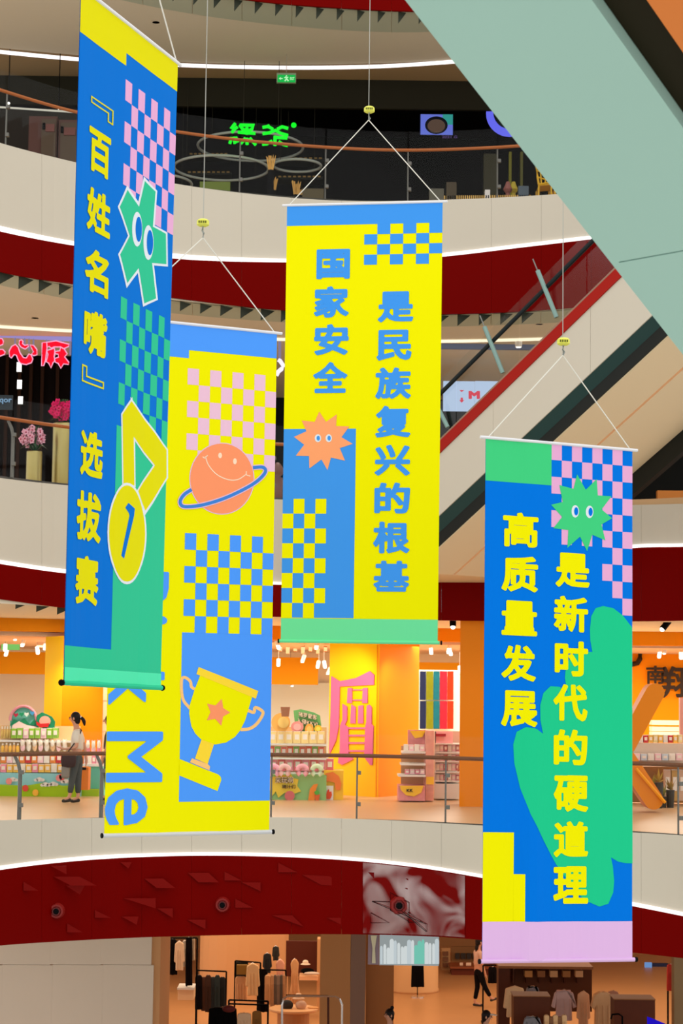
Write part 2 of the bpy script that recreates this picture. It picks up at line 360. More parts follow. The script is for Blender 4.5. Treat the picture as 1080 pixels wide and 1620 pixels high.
for px, py in [(90, 1441), (352, 1431), (631, 1432)]:       # round water-cannon nozzles
    Y = D_L1(px); c = at(px, py, Y)
    t = thing('wall_nozzle', {90: 'round red rimmed nozzle in the red band, below the white wall far left', 352: 'round red rimmed nozzle in the red band, below the trophy banner', 631: 'black eyed nozzle with octagonal red rim on the shiny patch of the band'}[px], 'nozzle', c, 'round nozzles along the red band')
    def ring_y(R1, R2, y0_, y1_, n=8 if px == 631 else 20):
        mb = MB(); vs = []
        for y_, R_ in ((y0_, R1), (y1_, R2)):
            vs += [c + V((R_ * math.cos(2*math.pi*(j+.5)/n), y_, R_ * math.sin(2*math.pi*(j+.5)/n))) for j in range(n)]
        return mb.add(vs, [tuple(range(n))] + [(j, n + j, n + (j+1) % n, (j+1) % n) for j in range(n)] + [tuple(range(2*n - 1, n - 1, -1))])
    k = 1.25 if px == 631 else 1
    build('rim', ring_y(.1*k, .12*k, -.07, 0), mat('rim_red', (130, 20, 14), .4, .3), t)
    build('collar', ring_y(.06*k, .075*k, -.1, -.065), mat('collar_red', (90, 10, 8), .3, .3), t)
    build('eye', ring_y(.03*k, .045*k, -.13, -.095), M_blk, t)

# floors and ceilings
Z0, Z1, Z2, Z3 = 0.0, 5.4, 10.8, 16.3
ZC3 = at(450, RB4(450), 35.3).z + .04; ZC2 = CZ + 7.0; ZC1 = CZ + 1.5; ZC0 = CZ - 3.5
struct(build('floor', MB().box((0, 12, -.1), (60, 46, .2)), mat('grey_stone_floor', (196, 194, 186), .4, .3, noise=.05, nscale=1)))
struct(build('floor', MB().box((0, 50, -.1), (60, 30, .2)), mat('shop_tan_floor', (206, 150, 98), .35, .3, noise=.06, nscale=1.5)))
GF = slab('floor_first', GB1, D_L1, Z1 - .12, 52, M_floor, .12)
slab('floor_second', GB2, D_UP, Z2 - .2, 52, M_floor, .2)
slab('floor_third', GB3, D_UP, Z3 - .2, 52, M_floor, .2)
slab('ceiling_third', RB4, D_UP, ZC3, 0, M_soff, .1, yb_sp=spline([(-250, 48), (0, 76), (285, 98), (600, 100), (1080, 64), (1330, 33)]))
slab('ceiling_third_inner', RB4, D_UP, ZC3 + .12, 40.3, mat('brown_soffit', (176, 150, 112), .8, .05), .1)
slab('ceiling_restaurant', RB4, lambda x: 40.3, ZC3 + .12, 52, M_blk, .1)
slab('ceiling_second', RB3, D_UP, ZC2, 52, M_soff, .1)
slab('ceiling_first', RB2, D_UP, ZC1, 52, M_soff, .1)
slab('ceiling_ground', RB1, D_L1, ZC0, 60, M_ceil, .1)
# ceiling light lines
def onzline(sp, z, xs=XS): return [onz(x, sp(x), z - .03) for x in xs]
M_tr = sroot('trim_1')
strip_tube('ceiling_led', onzline(LED4, ZC3), .038, M_led, M_tr)
strip_tube('ceiling_led', onzline(LED3, ZC2), .03, M_ledw, M_tr)
# grey outer soffit plates and the row of fins under each ring
M_tr2 = sroot('trim_2')
for sp, z in ((RB4, ZC3), (RB3, ZC2)):
    for k in range(0, 80, 4):
        a = [at(x, sp(x), D_UP(x)) for x in XS[k:k + 5]]
        mb = MB(); A = [V((p.x, p.y + .12, z - .012)) for p in a]; B = [V((p.x * 1.03, p.y + 1.25, z - .012)) for p in a]
        A[0].x += .01; B[0].x += .01
        mb.add(A + B, [(i, i + 1, 6 + i, 5 + i) for i in range(4)]); build('soffit_plate', mb, M_soffg, M_tr2)
for sp, x0, x1, step, h in ((RB4, 240, 700, 32.5, .2), (RB3, -4, 470, 32, .2), (RB2, -10, 110, 33, .12), (RB3, 690, 860, 34, .2)):
    x = x0
    while x < x1:
        p = at(x, sp(x), D_UP(x)) + V((0, .1, 0)); q = at(x + 22, sp(x + 22), D_UP(x + 22)) + V((0, .22, 0))
        wv = (q - p) * (.55 if sp is RB4 else 1)
        mb = MB().prism([p + V((0, 0, .05)), p + V((0, 0, -h)), p + wv + V((0, 0, .02)), p + wv + V((0, 0, .06))], (0, .03, 0))
        build('fin', mb, M_fin, M_tr2); x += step
# downlights under the rings
for i, (px, py, z, lab) in enumerate([(499, 18, ZC3, 'white downlight can under the top ring, above the centre banner'), (664, 24, ZC3, 'white downlight can under the top ring beside the near escalator'), (57, 441, ZC2, 'white downlight can under the ring left of the tall blue banner'),
                          (247, 16, ZC3, 'small round downlight in the top ceiling left of the tall wire'), (820, 549, ZC2, 'small glowing downlight seen through the escalator glass'), (853, 503, ZC2, 'larger glowing downlight seen through the escalator glass')]):
    Yd = 38 if py == 549 else 36.5
    c = at(px, py, Yd); t = thing('downlight', lab, 'lamp', c, 'ceiling downlights')
    build('housing', MB().lathe(c, [(.06, 0), (.07, .05), (.07, (z - c.z))], 12), M_white, t)
    build('lens', MB().lathe(c, [(.045, -.012), (.055, 0)], 12), M_lamp if i > 3 else M_white, t)

# ------------------------------------------------------------------ glass balustrades
def balustrade(sp, D, zf, posts, mrail, name, labels, railr=.03, mpost=M_steel, xr=(-250, 1330), bend=True):
    t = thing(name, labels, 'railing', at(540, sp(540), D(540)))
    xs = [x for x in XS if xr[0] <= x <= xr[1]]
    P = [at(x, sp(x), D(x)) for x in xs]
    R = [V((p.x, p.y + .1, zf + 1.0)) for p in P]
    build('handrail', MB().tube(R, railr, 8), mrail, t, True)
    build('base_channel', MB().tube([V((p.x, p.y + .07, zf + .0)) for p in P], .035, 4), mat('dark_channel', (60, 58, 52), .5, .2), t)
    cuts = [xr[0]] + sorted(posts) + [xr[1]]
    for a, b in zip(cuts[:-1], cuts[1:]):
        n = 6; q = [at(x, sp(x), D(x)) for x in np.linspace(a + 1.2, b - 1.2, n)]
        mb = MB(); A = [V((p.x, p.y + .04, zf + .02)) for p in q]; B = [V((p.x, p.y + .04, zf + 1.33)) for p in q]
        mb.add(A + B, [(i, i + 1, n + i + 1, n + i) for i in range(n - 1)]); build('glass_pane', mb, M_glass, t)
    for x in posts:
        bend_ = bend and (x < 300 or zf != Z1)
        p = at(x, sp(x), D(x)); b = V((p.x, p.y + .12, zf))
        pts = [b, b + V((0, 0, .72)), b + V((-.03, 0, .86)), b + V((-.09, -.01, .98))] if bend_ else [b, b + V((0, 0, .98))]
        po = build('post', MB().tube(pts, [.032, .03, .028, .022], 8) if bend_ else MB().tube(pts, .014, 6), mpost, t)
        for h in (.26, .74): build('glass_clamp', MB().box(b + V((.03, -.05, h)), (.06, .08, .06)), M_steel, po)
    return t
balustrade(GB1, D_L1, Z1, [-115, 28, 158, 292, 428, 564, 705, 845, 985, 1075, 1210], M_raild, 'glass_balustrade', 'glass railing with brown handrail in front of the orange shop, lowest of the three')
balustrade(GB2, D_UP, Z2, [-115, 17, 150, 292, 430, 564, ], M_rail, 'glass_balustrade', 'glass railing with wooden handrail before the orchids and red neon sign', mpost=M_steel, xr=(-250, 610))
balustrade(GB3, D_UP, Z3, [-115, 7, 135, 245, 378, 514, 645, 787, 920, 1060], M_rail, 'glass_balustrade', 'topmost glass railing with orange handrail before the dark restaurant', bend=False)

# ------------------------------------------------------------------ hanging banners
def homog(src, dst):
    A = []; b = []
    for (x, y), (u, v) in zip(src, dst):
        A.append([x, y, 1, 0, 0, 0, -u*x, -u*y]); b.append(u); A.append([0, 0, 0, x, y, 1, -v*x, -v*y]); b.append(v)
    h = np.linalg.solve(np.array(A, float), np.array(b, float))
    return lambda x, y: ((h[0]*x + h[1]*y + h[2]) / (h[6]*x + h[7]*y + 1), (h[3]*x + h[4]*y + h[5]) / (h[6]*x + h[7]*y + 1))
NG = 20; NV = 8
class Banner:
    def __init__(s, label, px, dl, base, folds, apex, wire, seed, hemcol=None):
        TL, TR, BR, BL = px
        hl = BL[1] - TL[1]; hr = BR[1] - TR[1]; dr = dl * hl / hr
        s.c = [at(*TL, dl), at(*TR, dr), at(*BR, dr), at(*BL, dl)]
        s.uv = homog(px, [(0, 0), (1, 0), (1, 1), (0, 1)])
        e = s.c[1] - s.c[0]; g = s.c[0] - s.c[3]; s.n = e.cross(g).normalized()
        if s.n.y > 0: s.n = -s.n
        rnd = random.Random(seed); s.ph = [rnd.uniform(0, 6) for _ in range(3)]; s.folds = folds
        s.root = thing('hanging_banner', label, 'banner', (s.c[2] + s.c[3]) / 2)
        s.layer = 1; s.prints = {}
        s.base = base; mb = MB(); s.put(mb, [(0, 0), (1, 0), (1, 1), (0, 1)], 0); 
        mb.add([V(v) - s.n * .004 for v in mb.v], mb.f[:])
        build('cloth', mb, base, s.root)
        W = e.normalized(); drw = s.n * .012
        c = s.c
        build('top_rod', MB().tube([c[0] - W*.05, c[1] + W*.05], .014, 8), mat('white_rod', (225, 225, 228), .4, .4), s.root)
        build('bottom_rod', MB().tube([c[3] - W*.02, c[2] + W*.02], .018, 8), hemcol or mat('pale_rod', (205, 205, 205), .4, .4), s.root)
        for q in (c[3] - W*.03, c[2] + W*.03): build('rod_cap', MB().tube([q, q + W*.015], .022, 8), M_blk, s.root)
        s.mid = (dl + dr) / 2; ap = at(*apex, s.mid) if apex else None
        for q in (c[0] + W*.02, c[1] - W*.02): build('cord', MB().tube([q, ap], .0055, 5), M_cord, s.root)
        wr = build('wire', MB().tube([ap, V((ap.x, ap.y, 27))], .0042, 5), mat('steel_wire', (170, 170, 160), .5, .3), s.root)
        if wire:
            pc = at(*wire, s.mid)
            pu = build('pulley_disc', MB().lathe(pc - V((0, 0, .03)), [(.035, 0), (.056, .012), (.056, .05), (.04, .064), (.008, .068)], 16), mat('yellow_disc', (226, 226, 92), .5, .3), s.root, False)
            build('hook', MB().tube([pc - V((0, 0, .03)), pc - V((.006, 0, .07)), pc - V((-.008, 0, .09)), ap], .009, 6), mat('hook_steel', (150, 155, 150), .35, .5, metal=.6), s.root)
            mbt = MB()
            for k in range(4): mbt.box(pc + V((-.032 + .02*k, -.056, .0)), (.012, .004, .02))
            build('disc_mark', mbt, mat('olive_mark', (90, 92, 20)), pu)
    def wave(s, u, v):
        i = min(max(int(math.floor(u * NG)), 0), NG - 1); f = lambda k: (math.sin(2.2*k/NG*math.pi*2 + s.ph[0]) * .6 + math.sin(5.1*k/NG*math.pi*2 + s.ph[1]) * .4) * (1 if s.folds < .02 else math.exp(-((k/NG - .22)/.3)**2) + .25)
        t = u * NG - i; a = f(i) * (1 - t) + f(i + 1) * t
        return a * s.folds * (.15 + .85 * min(1, v))
    def P(s, u, v, lay):
        c = s.c; p = c[0]*(1-u)*(1-v) + c[1]*u*(1-v) + c[2]*u*v + c[3]*(1-u)*v
        return p + s.n * (s.wave(u, v) + .001 * lay)
    def put2(s, mb, verts, faces, lay):
        bm = bmesh.new(); vs = [bm.verts.new((u, v, 0)) for u, v in verts]
        for f in faces:
            try: bm.faces.new([vs[i] for i in f])
            except ValueError: pass
        bmesh.ops.triangulate(bm, faces=[f for f in bm.faces if len(f.verts) > 4])
        for ax, N in ((0, NG), (1, NV)):
            us = [q[ax] for q in verts]
            for k in range(1, N):
                if min(us) < k / N < max(us):
                    bmesh.ops.bisect_plane(bm, geom=bm.verts[:] + bm.edges[:] + bm.faces[:], plane_co=(k / N, k / N, 0), plane_no=(1 - ax, ax, 0))
        bm.verts.index_update()
        mb.add([s.P(v.co.x, v.co.y, lay) for v in bm.verts], [tuple(v.index for v in f.verts) for f in bm.faces]); bm.free()
    def put(s, mb, uvs, lay): s.put2(mb, uvs, [tuple(range(len(uvs)))], lay)
    def rect(s, mb, x0, y0, x1, y1, lay=1):
        a = s.uv(x0, y0); b = s.uv(x1, y1); s.uvrect(mb, a[0], a[1], b[0], b[1], lay)
    def uvrect(s, mb, u0, v0, u1, v1, lay=1):
        u0, u1 = max(0, u0), min(1, u1); v0, v1 = max(0, v0), min(1, v1)
        s.put(mb, [(u0, v0), (u1, v0), (u1, v1), (u0, v1)], lay)
    def poly(s, mb, pts, lay, off=(0, 0), sc=1):
        uv = [s.uv(off[0] + x / sc, off[1] + y / sc) for x, y in pts]
        from mathutils.geometry import tessellate_polygon
        tr = tessellate_polygon([[V((u, v, 0)) for u, v in uv]])
        s.put2(mb, uv, [tuple(t) for t in tr], lay)
    def ell(s, mb, cx, cy, rx, ry, lay, off=(0, 0), sc=1, n=28):
        s.poly(mb, [(cx + rx*math.cos(2*math.pi*i/n), cy + ry*math.sin(2*math.pi*i/n)) for i in range(n)], lay, off, sc)
    def stroke(s, mb, pts, wd, lay, off=(0, 0), sc=1, sub=5):
        fx = [p[0] for p in pts]; fy = [p[1] for p in pts]; T = list(range(len(pts)))
        sx = spline(list(zip(T, fx))); sy = spline(list(zip(T, fy)))
        q = [(sx(t), sy(t)) for t in np.linspace(0, len(pts) - 1, (len(pts) - 1) * sub + 1)]
        L = []; R = []
        for i in range(len(q)):
            a = q[max(i - 1, 0)]; b = q[min(i + 1, len(q) - 1)]; d = (b[0]-a[0], b[1]-a[1]); l = math.hypot(*d) or 1
            L.append((q[i][0] - d[1]/l*wd/2, q[i][1] + d[0]/l*wd/2)); R.append((q[i][0] + d[1]/l*wd/2, q[i][1] - d[0]/l*wd/2))
        uv = [s.uv(off[0] + x/sc, off[1] + y/sc) for x, y in L + R]; n = len(L)
        s.put2(mb, uv, [(i, i + 1, n + i + 1, n + i) for i in range(n - 1)], lay)
    def text(s, mb, ch, x0, y0, x1, y1, lay=4, off=.038, cw=False):
        a = s.uv(x0, y0); b = s.uv(x1, y1); v, f = glyph(ch, off)
        if cw: pts = [(b[0] + (a[0] - b[0]) * y, a[1] + (b[1] - a[1]) * x) for x, y in v]
        else: pts = [(a[0] + (b[0] - a[0]) * x, a[1] + (b[1] - a[1]) * y) for x, y in v]
        s.put2(mb, pts, f, lay)
    def checker(s, mb, u0, v0, u1, v1, nc, nr, par, lay, skip=None):
        for r in range(nr):
            for c in range(nc):
                if (r + c) % 2 == par and not (skip and skip(r, c)):
                    s.uvrect(mb, u0 + (u1-u0)*c/nc, v0 + (v1-v0)*r/nr, u0 + (u1-u0)*(c+1)/nc, v0 + (v1-v0)*(r+1)/nr, lay)
def ink(n, c): return mat(n, c, .6, .03)
# colours
Yb, Bb, Gb, Ob = ink('yellow_ink', (243, 238, 0)), ink('sky_blue_ink', (66, 152, 240)), ink('light_green_ink', (112, 228, 160)), ink('orange_ink', (255, 165, 112))
Yd_, Bd, Gd, Pk = ink('deep_yellow_ink', (228, 220, 0)), ink('blue_ink', (0, 118, 226)), ink('green_ink', (50, 196, 148)), ink('pink_ink', (232, 172, 214))
Wh = ink('white_ink', (225, 232, 240)); Lp = ink('pale_pink_ink', (238, 194, 214)); Pu = ink('lilac_ink', (226, 184, 232)); Bc = ink('cornflower_ink', (80, 156, 252)); Gs = ink('leaf_green_ink', (66, 208, 130))
# --- centre banner
B3 = Banner('yellow hanging banner with orange spiky sun face, in the centre', [(454, 325), (700, 319), (692, 1017), (444, 1014)], 20.6, Yb, .006, (583, 190), (584, 174), 3, Gb)
o = (420, 280); q = (420, 640); S = 3.375
m1 = MB(); u, v = B3.uv(454, 358); B3.uvrect(m1, 0, 0, 1, v, 1); build('blue_band', m1, Bb, B3.root)
m1 = MB(); B3.rect(m1, 444, 681, 559, 978.4, 1); build('blue_field', m1, Bb, B3.root)
m1 = MB(); a = B3.uv(576.4, 355); b = B3.uv(699.4, 417.8); B3.checker(m1, a[0], v, 1, b[1], 6, 4, 1, 2); build('blue_checks', m1, Bb, B3.root)
m1 = MB(); a = B3.uv(446, 791); b = B3.uv(513.5, 978.4)
B3.checker(m1, 0, a[1], b[0], b[1], 4, 8, 1, 2)
build('yellow_checks', m1, Yb, B3.root)
m1 = MB(); a = B3.uv(445, 978.4); B3.uvrect(m1, 0, a[1], 1, 1, 2); build('green_band', m1, Gb, B3.root)
m1 = MB(); B3.poly(m1, [(286,45),(322,100),(380,60),(376,122),(447,124),(405,182),(465,217),(396,240),(424,307),(349,290),(330,357),(298,300),(234,348),(232,282),(162,280),(206,222),(152,180),(218,150),(193,93),(262,100)], 3, q, S)
sun = build('spiky_face', m1, Ob, B3.root)
for x in (279, 337):
    m1 = MB(); B3.ell(m1, x, 187, 17, 21, 4, q, S); build('eye_white', m1, Wh, sun)
    m1 = MB(); B3.ell(m1, x + 2, 187, 9, 13, 5, q, S); build('pupil', m1, Bb, sun)
for ch, bx in zip('国家安全是民族复兴的根基', [(500.9,395.5,553,442),(497,454.8,551.3,503.7),(497,515,551,563.5),(495.5,575,549,623.7),(597.8,463,653.5,511),(596,523.9,650.5,572),(594,583.7,649.6,633),(594,644.4,648.7,694),(593,705.8,648,754.4),(592.4,765.6,648,814.2),(590.4,827,647.3,877),(591,888.3,646.7,937)]):
    m1 = MB(); B3.text(m1, ch, *bx); build('character', m1, Bb, B3.root)
# --- trophy banner
B2 = Banner('tall yellow hanging banner with trophy and smiling ringed planet, lowest hanging behind the left one', [(183, 501), (438, 527), (426, 1316), (165, 1322)], 17.3, Yb, .006, (321, 376), (321, 353), 5)
m1 = MB(); a = B2.uv(299, 554); b = B2.uv(290, 566); B2.uvrect(m1, 0, 0, 1, a[1], 1); B2.uvrect(m1, 0, a[1], a[0], b[1], 1); build('blue_band', m1, Bc, B2.root)
m1 = MB(); a = B2.uv(288, 1001); b = B2.uv(427, 1266.5); B2.uvrect(m1, a[0], a[1], 1, b[1], 1); build('blue_field', m1, Bc, B2.root)
m1 = MB(); a = B2.uv(297, 582.6); b = B2.uv(421, 746); B2.checker(m1, a[0], a[1], 1, b[1], 8, 6, 0, 1); build('pink_checks', m1, Lp, B2.root)
m1 = MB(); c_ = B2.uv(292.6, 843.7); d_ = B2.uv(288, 1001); B2.checker(m1, c_[0], c_[1], 1, d_[1], 8, 6, 0, 2); build('blue_checks', m1, Bc, B2.root)
o = (60, 540); S = 2.7
m1 = MB(); B2.ell(m1, 785, 588, 139, 154, 2, o, S, 40); build('planet_outline', m1, Lp, B2.root)
m1 = MB(); B2.ell(m1, 785, 588, 135, 150, 3, o, S, 40); pl = build('planet', m1, ink('coral_ink', (255, 152, 104)), B2.root)
m1 = MB(); B2.stroke(m1, [(714,492),(728,530),(763,570),(810,592),(852,592),(888,570)], 4, 4, o, S); B2.stroke(m1, [(703,494),(712,500),(724,488)], 4, 4, o, S); B2.stroke(m1, [(889,556),(890,572),(906,577)], 4, 4, o, S)
B2.ell(m1, 777, 489, 8, 12, 4, o, S); B2.ell(m1, 840, 514, 8, 13, 4, o, S); build('smiling_face', m1, ink('pale_peach_ink', (255, 222, 190)), pl)
ringp = [(655,635),(625,655),(607,682),(614,704),(645,708),(705,700),(785,676),(862,642),(922,608),(960,575),(971,552),(957,539),(917,541)]
m1 = MB(); B2.stroke(m1, ringp, 22, 5, o, S); build('ring_outline', m1, Lp, pl)
m1 = MB(); B2.stroke(m1, ringp, 14, 6, o, S); build('planet_ring', m1, ink('ring_blue_ink', (66, 132, 214)), pl)
o = (280, 1040); S = 5.5875; Gold = ink('gold_ink', (255, 218, 58)); Pch = ink('peach_ink', (255, 200, 122))
m1 = MB(); B2.stroke(m1, [(172,290),(128,265),(118,218),(75,182),(42,195),(40,300),(58,385),(115,455)], 26, 2, o, S, 4); build('trophy_handle', m1, Pch, B2.root); m1 = MB(); B2.stroke(m1, [(625,472),(678,488),(690,445),(752,476),(755,512),(705,588),(640,632),(560,642)], 28, 2, o, S, 4); build('trophy_handle', m1, Pch, B2.root)
m1 = MB(); B2.poly(m1, [(22,900),(110,935),(360,1035),(382,1055),(388,1085),(355,1182),(18,1045)], 3, o, S); B2.poly(m1, [(205,160),(150,300),(112,420),(106,500),(125,610),(160,675),(210,725),(265,758),(335,772),(430,755),(510,705),(555,650),(600,560),(662,352)], 3, o, S); build('trophy_cup', m1, Yb, B2.root)
m1 = MB(); B2.poly(m1, [(190,88),(716,300),(694,368),(170,150)], 4, o, S); build('trophy_rim', m1, Gold, B2.root); m1 = MB(); B2.poly(m1, [(215,728),(325,768),(270,945),(158,895)], 4, o, S); build('trophy_stem', m1, Gold, B2.root)
m1 = MB(); B2.poly(m1, [(130,893),(272,945),(290,965),(285,1000),(112,928)], 5, o, S); build('trophy_collar', m1, Pch, B2.root)
m1 = MB(); B2.poly(m1, [(355 + (112 if i % 2 == 0 else 60)*math.cos(math.pi*i/5 + .02), 487 + (124 if i % 2 == 0 else 62)*math.sin(math.pi*i/5 + .02)) for i in range(10)], 5, o, S); build('trophy_star', m1, ink('coral_ink', (255, 152, 104)), B2.root)
for ch, bx in zip('PickMe', [(176, 902, 266, 958), (175, 973, 264, 989), (172, 997, 238, 1053), (172, 1062, 259, 1116), (169, 1157.6, 256, 1237.4), (166.5, 1247.8, 232.5, 1305)]):
    m1 = MB(); B2.text(m1, ch, *bx, lay=4, off=.014, cw=True); build('letter', m1, Bc, B2.root)
# --- tall left banner
B1 = Banner('narrow angled blue hanging banner with green star creature and gold medal, leftmost', [(128, -21), (281, 100), (253, 1088), (100, 1080)], 12.9, ink('deep_blue_ink', (0, 114, 212)), .008, (206, -170), None, 8, Gd)
o = (0, 300); S = 3
m1 = MB(); a = B1.uv(199, 107.5); b = B1.uv(279, 146.5); B1.uvrect(m1, 0, 0, 1, b[1], 1); B1.uvrect(m1, 0, b[1], a[0], a[1], 1); build('yellow_band', m1, Yd_, B1.root)
m1 = MB(); a = B1.uv(198.3, 129.5); b = B1.uv(273, 382); B1.checker(m1, a[0], a[1], 1, b[1], 8, 6, 0, 1); build('pink_checks', m1, Pk, B1.root)
m1 = MB(); a = B1.uv(190, 481.7); b = B1.uv(183, 685); B1.checker(m1, a[0], a[1], 1, b[1], 8, 6, 0, 1)
B1.uvrect(m1, B1.uv(183, 685)[0], b[1], 1, 1, 1); c_ = B1.uv(137, 1027); B1.uvrect(m1, 0, c_[1], B1.uv(183, 685)[0], 1, 1); build('green_pattern', m1, Gd, B1.root)
star = [(565,115),(602,32),(658,112),(686,-14),(736,36),(724,207),(784,240),(786,386),(720,382),(737,552),(684,577),(656,408),(601,482),(566,345),(613,255)]
cx = sum(p[0] for p in star)/15; cy = sum(p[1] for p in star)/15
def grow(pts, d, ky=1):
    out = []; n = len(pts)
    for i in range(n):
        a = V(pts[i-1]); b = V(pts[i]); c = V(pts[(i+1) % n]); e1 = (b-a).normalized(); e2 = (c-b).normalized()
        n1 = V((e1.y, -e1.x)); n2 = V((e2.y, -e2.x)); nn = (n1+n2).normalized(); k = d / max(.45, nn.dot(n1)); out.append((b.x + nn.x*k, b.y + nn.y*k*ky))
    return out
m1 = MB(); B1.poly(m1, grow(star, 8, 1.4), 2, o, S); B1.poly(m1, grow(star, -0.1), 2.2, o, S); build('creature_outline', m1, Wh, B1.root)
m1 = MB(); B1.poly(m1, star, 3, o, S); cr = build('star_creature', m1, Gd, B1.root)
for x, y in ((648, 221), (702, 284)):
    m1 = MB(); B1.ell(m1, x, y, 24, 84, 4, o, S); build('eye_white', m1, Wh, cr)
    m1 = MB(); B1.ell(m1, x + 7, y, 15, 61, 5, o, S); build('pupil', m1, ink('deep_blue_ink', ()), cr)
o = (60, 540); S = 2.7
m1 = MB(); p1 = [(398,290),(357,347),(363,645),(410,645),(407,440)]; p2 = [(398,290),(407,440),(495,560),(428,668),(458,750),(546,610),(546,495)]
for k_, p in enumerate((p1, p2)): B1.poly(m1, grow(p, -6, 1.4), 2 + .3*k_, o, S)
B1.ell(m1, 378, 845, 84, 211, 3.2, o, S, 40); build('medal_outline', m1, Wh, B1.root)
m1 = MB(); B1.poly(m1, p1, 3, o, S); B1.poly(m1, p2, 3, o, S); build('medal_ribbon', m1, Yd_, B1.root)
m1 = MB(); B1.ell(m1, 378, 845, 78, 200, 4, o, S, 40); md = build('medal_disc', m1, Yd_, B1.root)
m1 = MB(); B1.poly(m1, [(370,738),(384,718),(411,742),(408,770),(365,950),(352,938),(388,772),(386,762)], 5, o, S); build('numeral', m1, ink('deep_blue_ink', ()), md)
for ch, bx in zip('﹃百姓名嘴﹄选拔赛', [(143.3,158.3,178.3,206.7),(140.7,206.7,173.3,297.7),(137.3,303.3,172.7,393.3),(134,400,170,487.7),(132.3,499.3,167.7,584),(128.3,590,163.3,630),(126.7,690,161,771.5),(120.4,785,158,869.6),(118.5,884.4,154,965)]):
    m1 = MB(); B1.text(m1, ch, *bx, off=0 if ch in '﹃﹄' else .036); build('character', m1, Yd_, B1.root)
m1 = MB(); B1.uvrect(m1, 0, .978, 1, 1, 4); build('hem', m1, ink('hem_sheen_ink', (84, 232, 178)), B1.root)  # lighter green paints in the sheen along the curled hem
# --- right banner
B4 = Banner('blue hanging banner with green spiky face and yellow characters, rightmost', [(768, 692), (1000, 712), (1000, 1518), (762, 1521)], 17.1, Bd, .026, (890, 562), (891, 541), 11, mat('lilac_rod', (220, 180, 225)))
o = (740, 640); q = (740, 1080); S = 3.375
m1 = MB(); a = B4.uv(872, 768); B4.uvrect(m1, 0, 0, a[0], a[1], 1); build('green_block', m1, Gs, B4.root)
m1 = MB(); v1 = B4.uv(999, 974)[1]; B4.checker(m1, a[0], 0, 1, v1, 8, 10, 0, 1, lambda r, c: (r == 6 and c < 6) or (r == 7 and c < 5) or (r == 8 and c < 6) or (r == 9 and c < 7)); build('pink_checks', m1, Pk, B4.root)
c7 = lambda L: [(740 + x/3.375, 640 + y/3.375) for x, y in L]; c8 = lambda L: [(740 + x/3.375, 1080 + y/3.375) for x, y in L]
blob = c7([(876,1190),(825,1125),(775,1087),(720,1075),(680,1087),(657,1130),(650,1200),(652,1260),(663,1320),(600,1318),(550,1340),(522,1400),(517,1460),(530,1540)]) + c8([(490,22),(440,18),(400,55),(382,120),(383,200),(398,272),(360,245),(310,236),(262,262),(244,330),(250,430),(280,560),(330,700),(400,840),(470,970),(520,1040),(560,1100),(630,1165),(700,1195),(748,1180),(774,1120),(779,1060),(772,980),(762,932),(800,955),(840,963),(879,965)])
m1 = MB(); B4.poly(m1, blob, 2); build('green_splash', m1, Gd if False else ink('jade_ink', (32, 202, 142)), B4.root)
m1 = MB(); B4.rect(m1, 762, 1316.4, 812.9, 1459, 1); B4.rect(m1, 812.9, 1383, 830, 1459, 1); build('yellow_steps', m1, Yb, B4.root)
m1 = MB(); B4.uvrect(m1, 0, B4.uv(830, 1458)[1], 1, 1, 3); build('lilac_band', m1, Pu, B4.root)
m1 = MB(); B4.poly(m1, [(582,372),(628,455),(686,398),(692,485),(765,490),(712,560),(768,607),(712,640),(732,725),(662,695),(635,783),(598,705),(530,765),(535,670),(455,660),(502,600),(443,535),(505,520),(487,430),(563,450)], 3, o, S); sf = build('spiky_face', m1, Gs, B4.root)
for x, y in ((572, 570), (648, 573)):
    m1 = MB(); B4.ell(m1, x, y, 20, 33, 4, o, S); build('eye_white', m1, Wh, sf)
    m1 = MB(); B4.ell(m1, x + 5, y, 11, 22, 5, o, S); build('pupil', m1, Bd, sf)
for ch, bx in zip('高质量发展是新时代的硬道理', [(795.4,808.9,850.5,867.5),(793.3,877.9,849.6,937.8),(793.3,948.7,848.1,1006.8),(793.3,1018.7,845.8,1078.5),(792.7,1091.3,848.1,1150.2),(878.4,873.2,932,931),(875.7,941.6,929.6,1000.9),(876.9,1012.7,929.6,1071),(874.8,1081.5,928.7,1141.3),(875.4,1153.2,928.7,1211),(875.4,1225.8,929.6,1284.4),(875.4,1298.7,929.6,1356),(874.8,1370,929.6,1429.6)]):
    m1 = MB(); B4.text(m1, ch, *bx); build('character', m1, Yb, B4.root)
# ------------------------------------------------------------------ far escalator (rises from the second floor to the third)
A_ = at(694, 700, 32.0); B_ = at(980, 420, 29.0); E1 = (B_ - A_).normalized()
H1 = V((E1.x, E1.y, 0)).normalized(); N1 = V((-H1.y, H1.x, 0))
if N1.y < 0: N1 = -N1
PB = A_ - E1 * .95
path = [PB - H1 * 2.2, PB, PB + E1 * 12, PB + E1 * 12 + H1 * 2]
esc = thing('escalator', 'cream escalator with red edge strip climbing to the right behind the banners', 'escalator', PB)
def sweep(name, sec, m, parent=esc, P=path, N=N1, cuts=None):     # sec: closed section (n, z)
    mb = MB(); k = len(sec)
    mb.add([p + N * n + V((0, 0, z)) for p in P for n, z in sec],
           [(i*k + j, i*k + (j+1) % k, (i+1)*k + (j+1) % k, (i+1)*k + j) for i in range(len(P) - 1) for j in range(k)] + [tuple(range(k)), tuple(range((len(P)-1)*k + k - 1, (len(P)-1)*k - 1, -1))])
    return build(name, mb, m, parent)
def seg(a, b): return [PB + E1 * a, PB + E1 * b]
sweep('edge_strip', [(-.02, -.2), (-.02, .0), (.1, .0), (.1, -.2)], mat('bright_red_paint', (160, 18, 2), .45, .15))
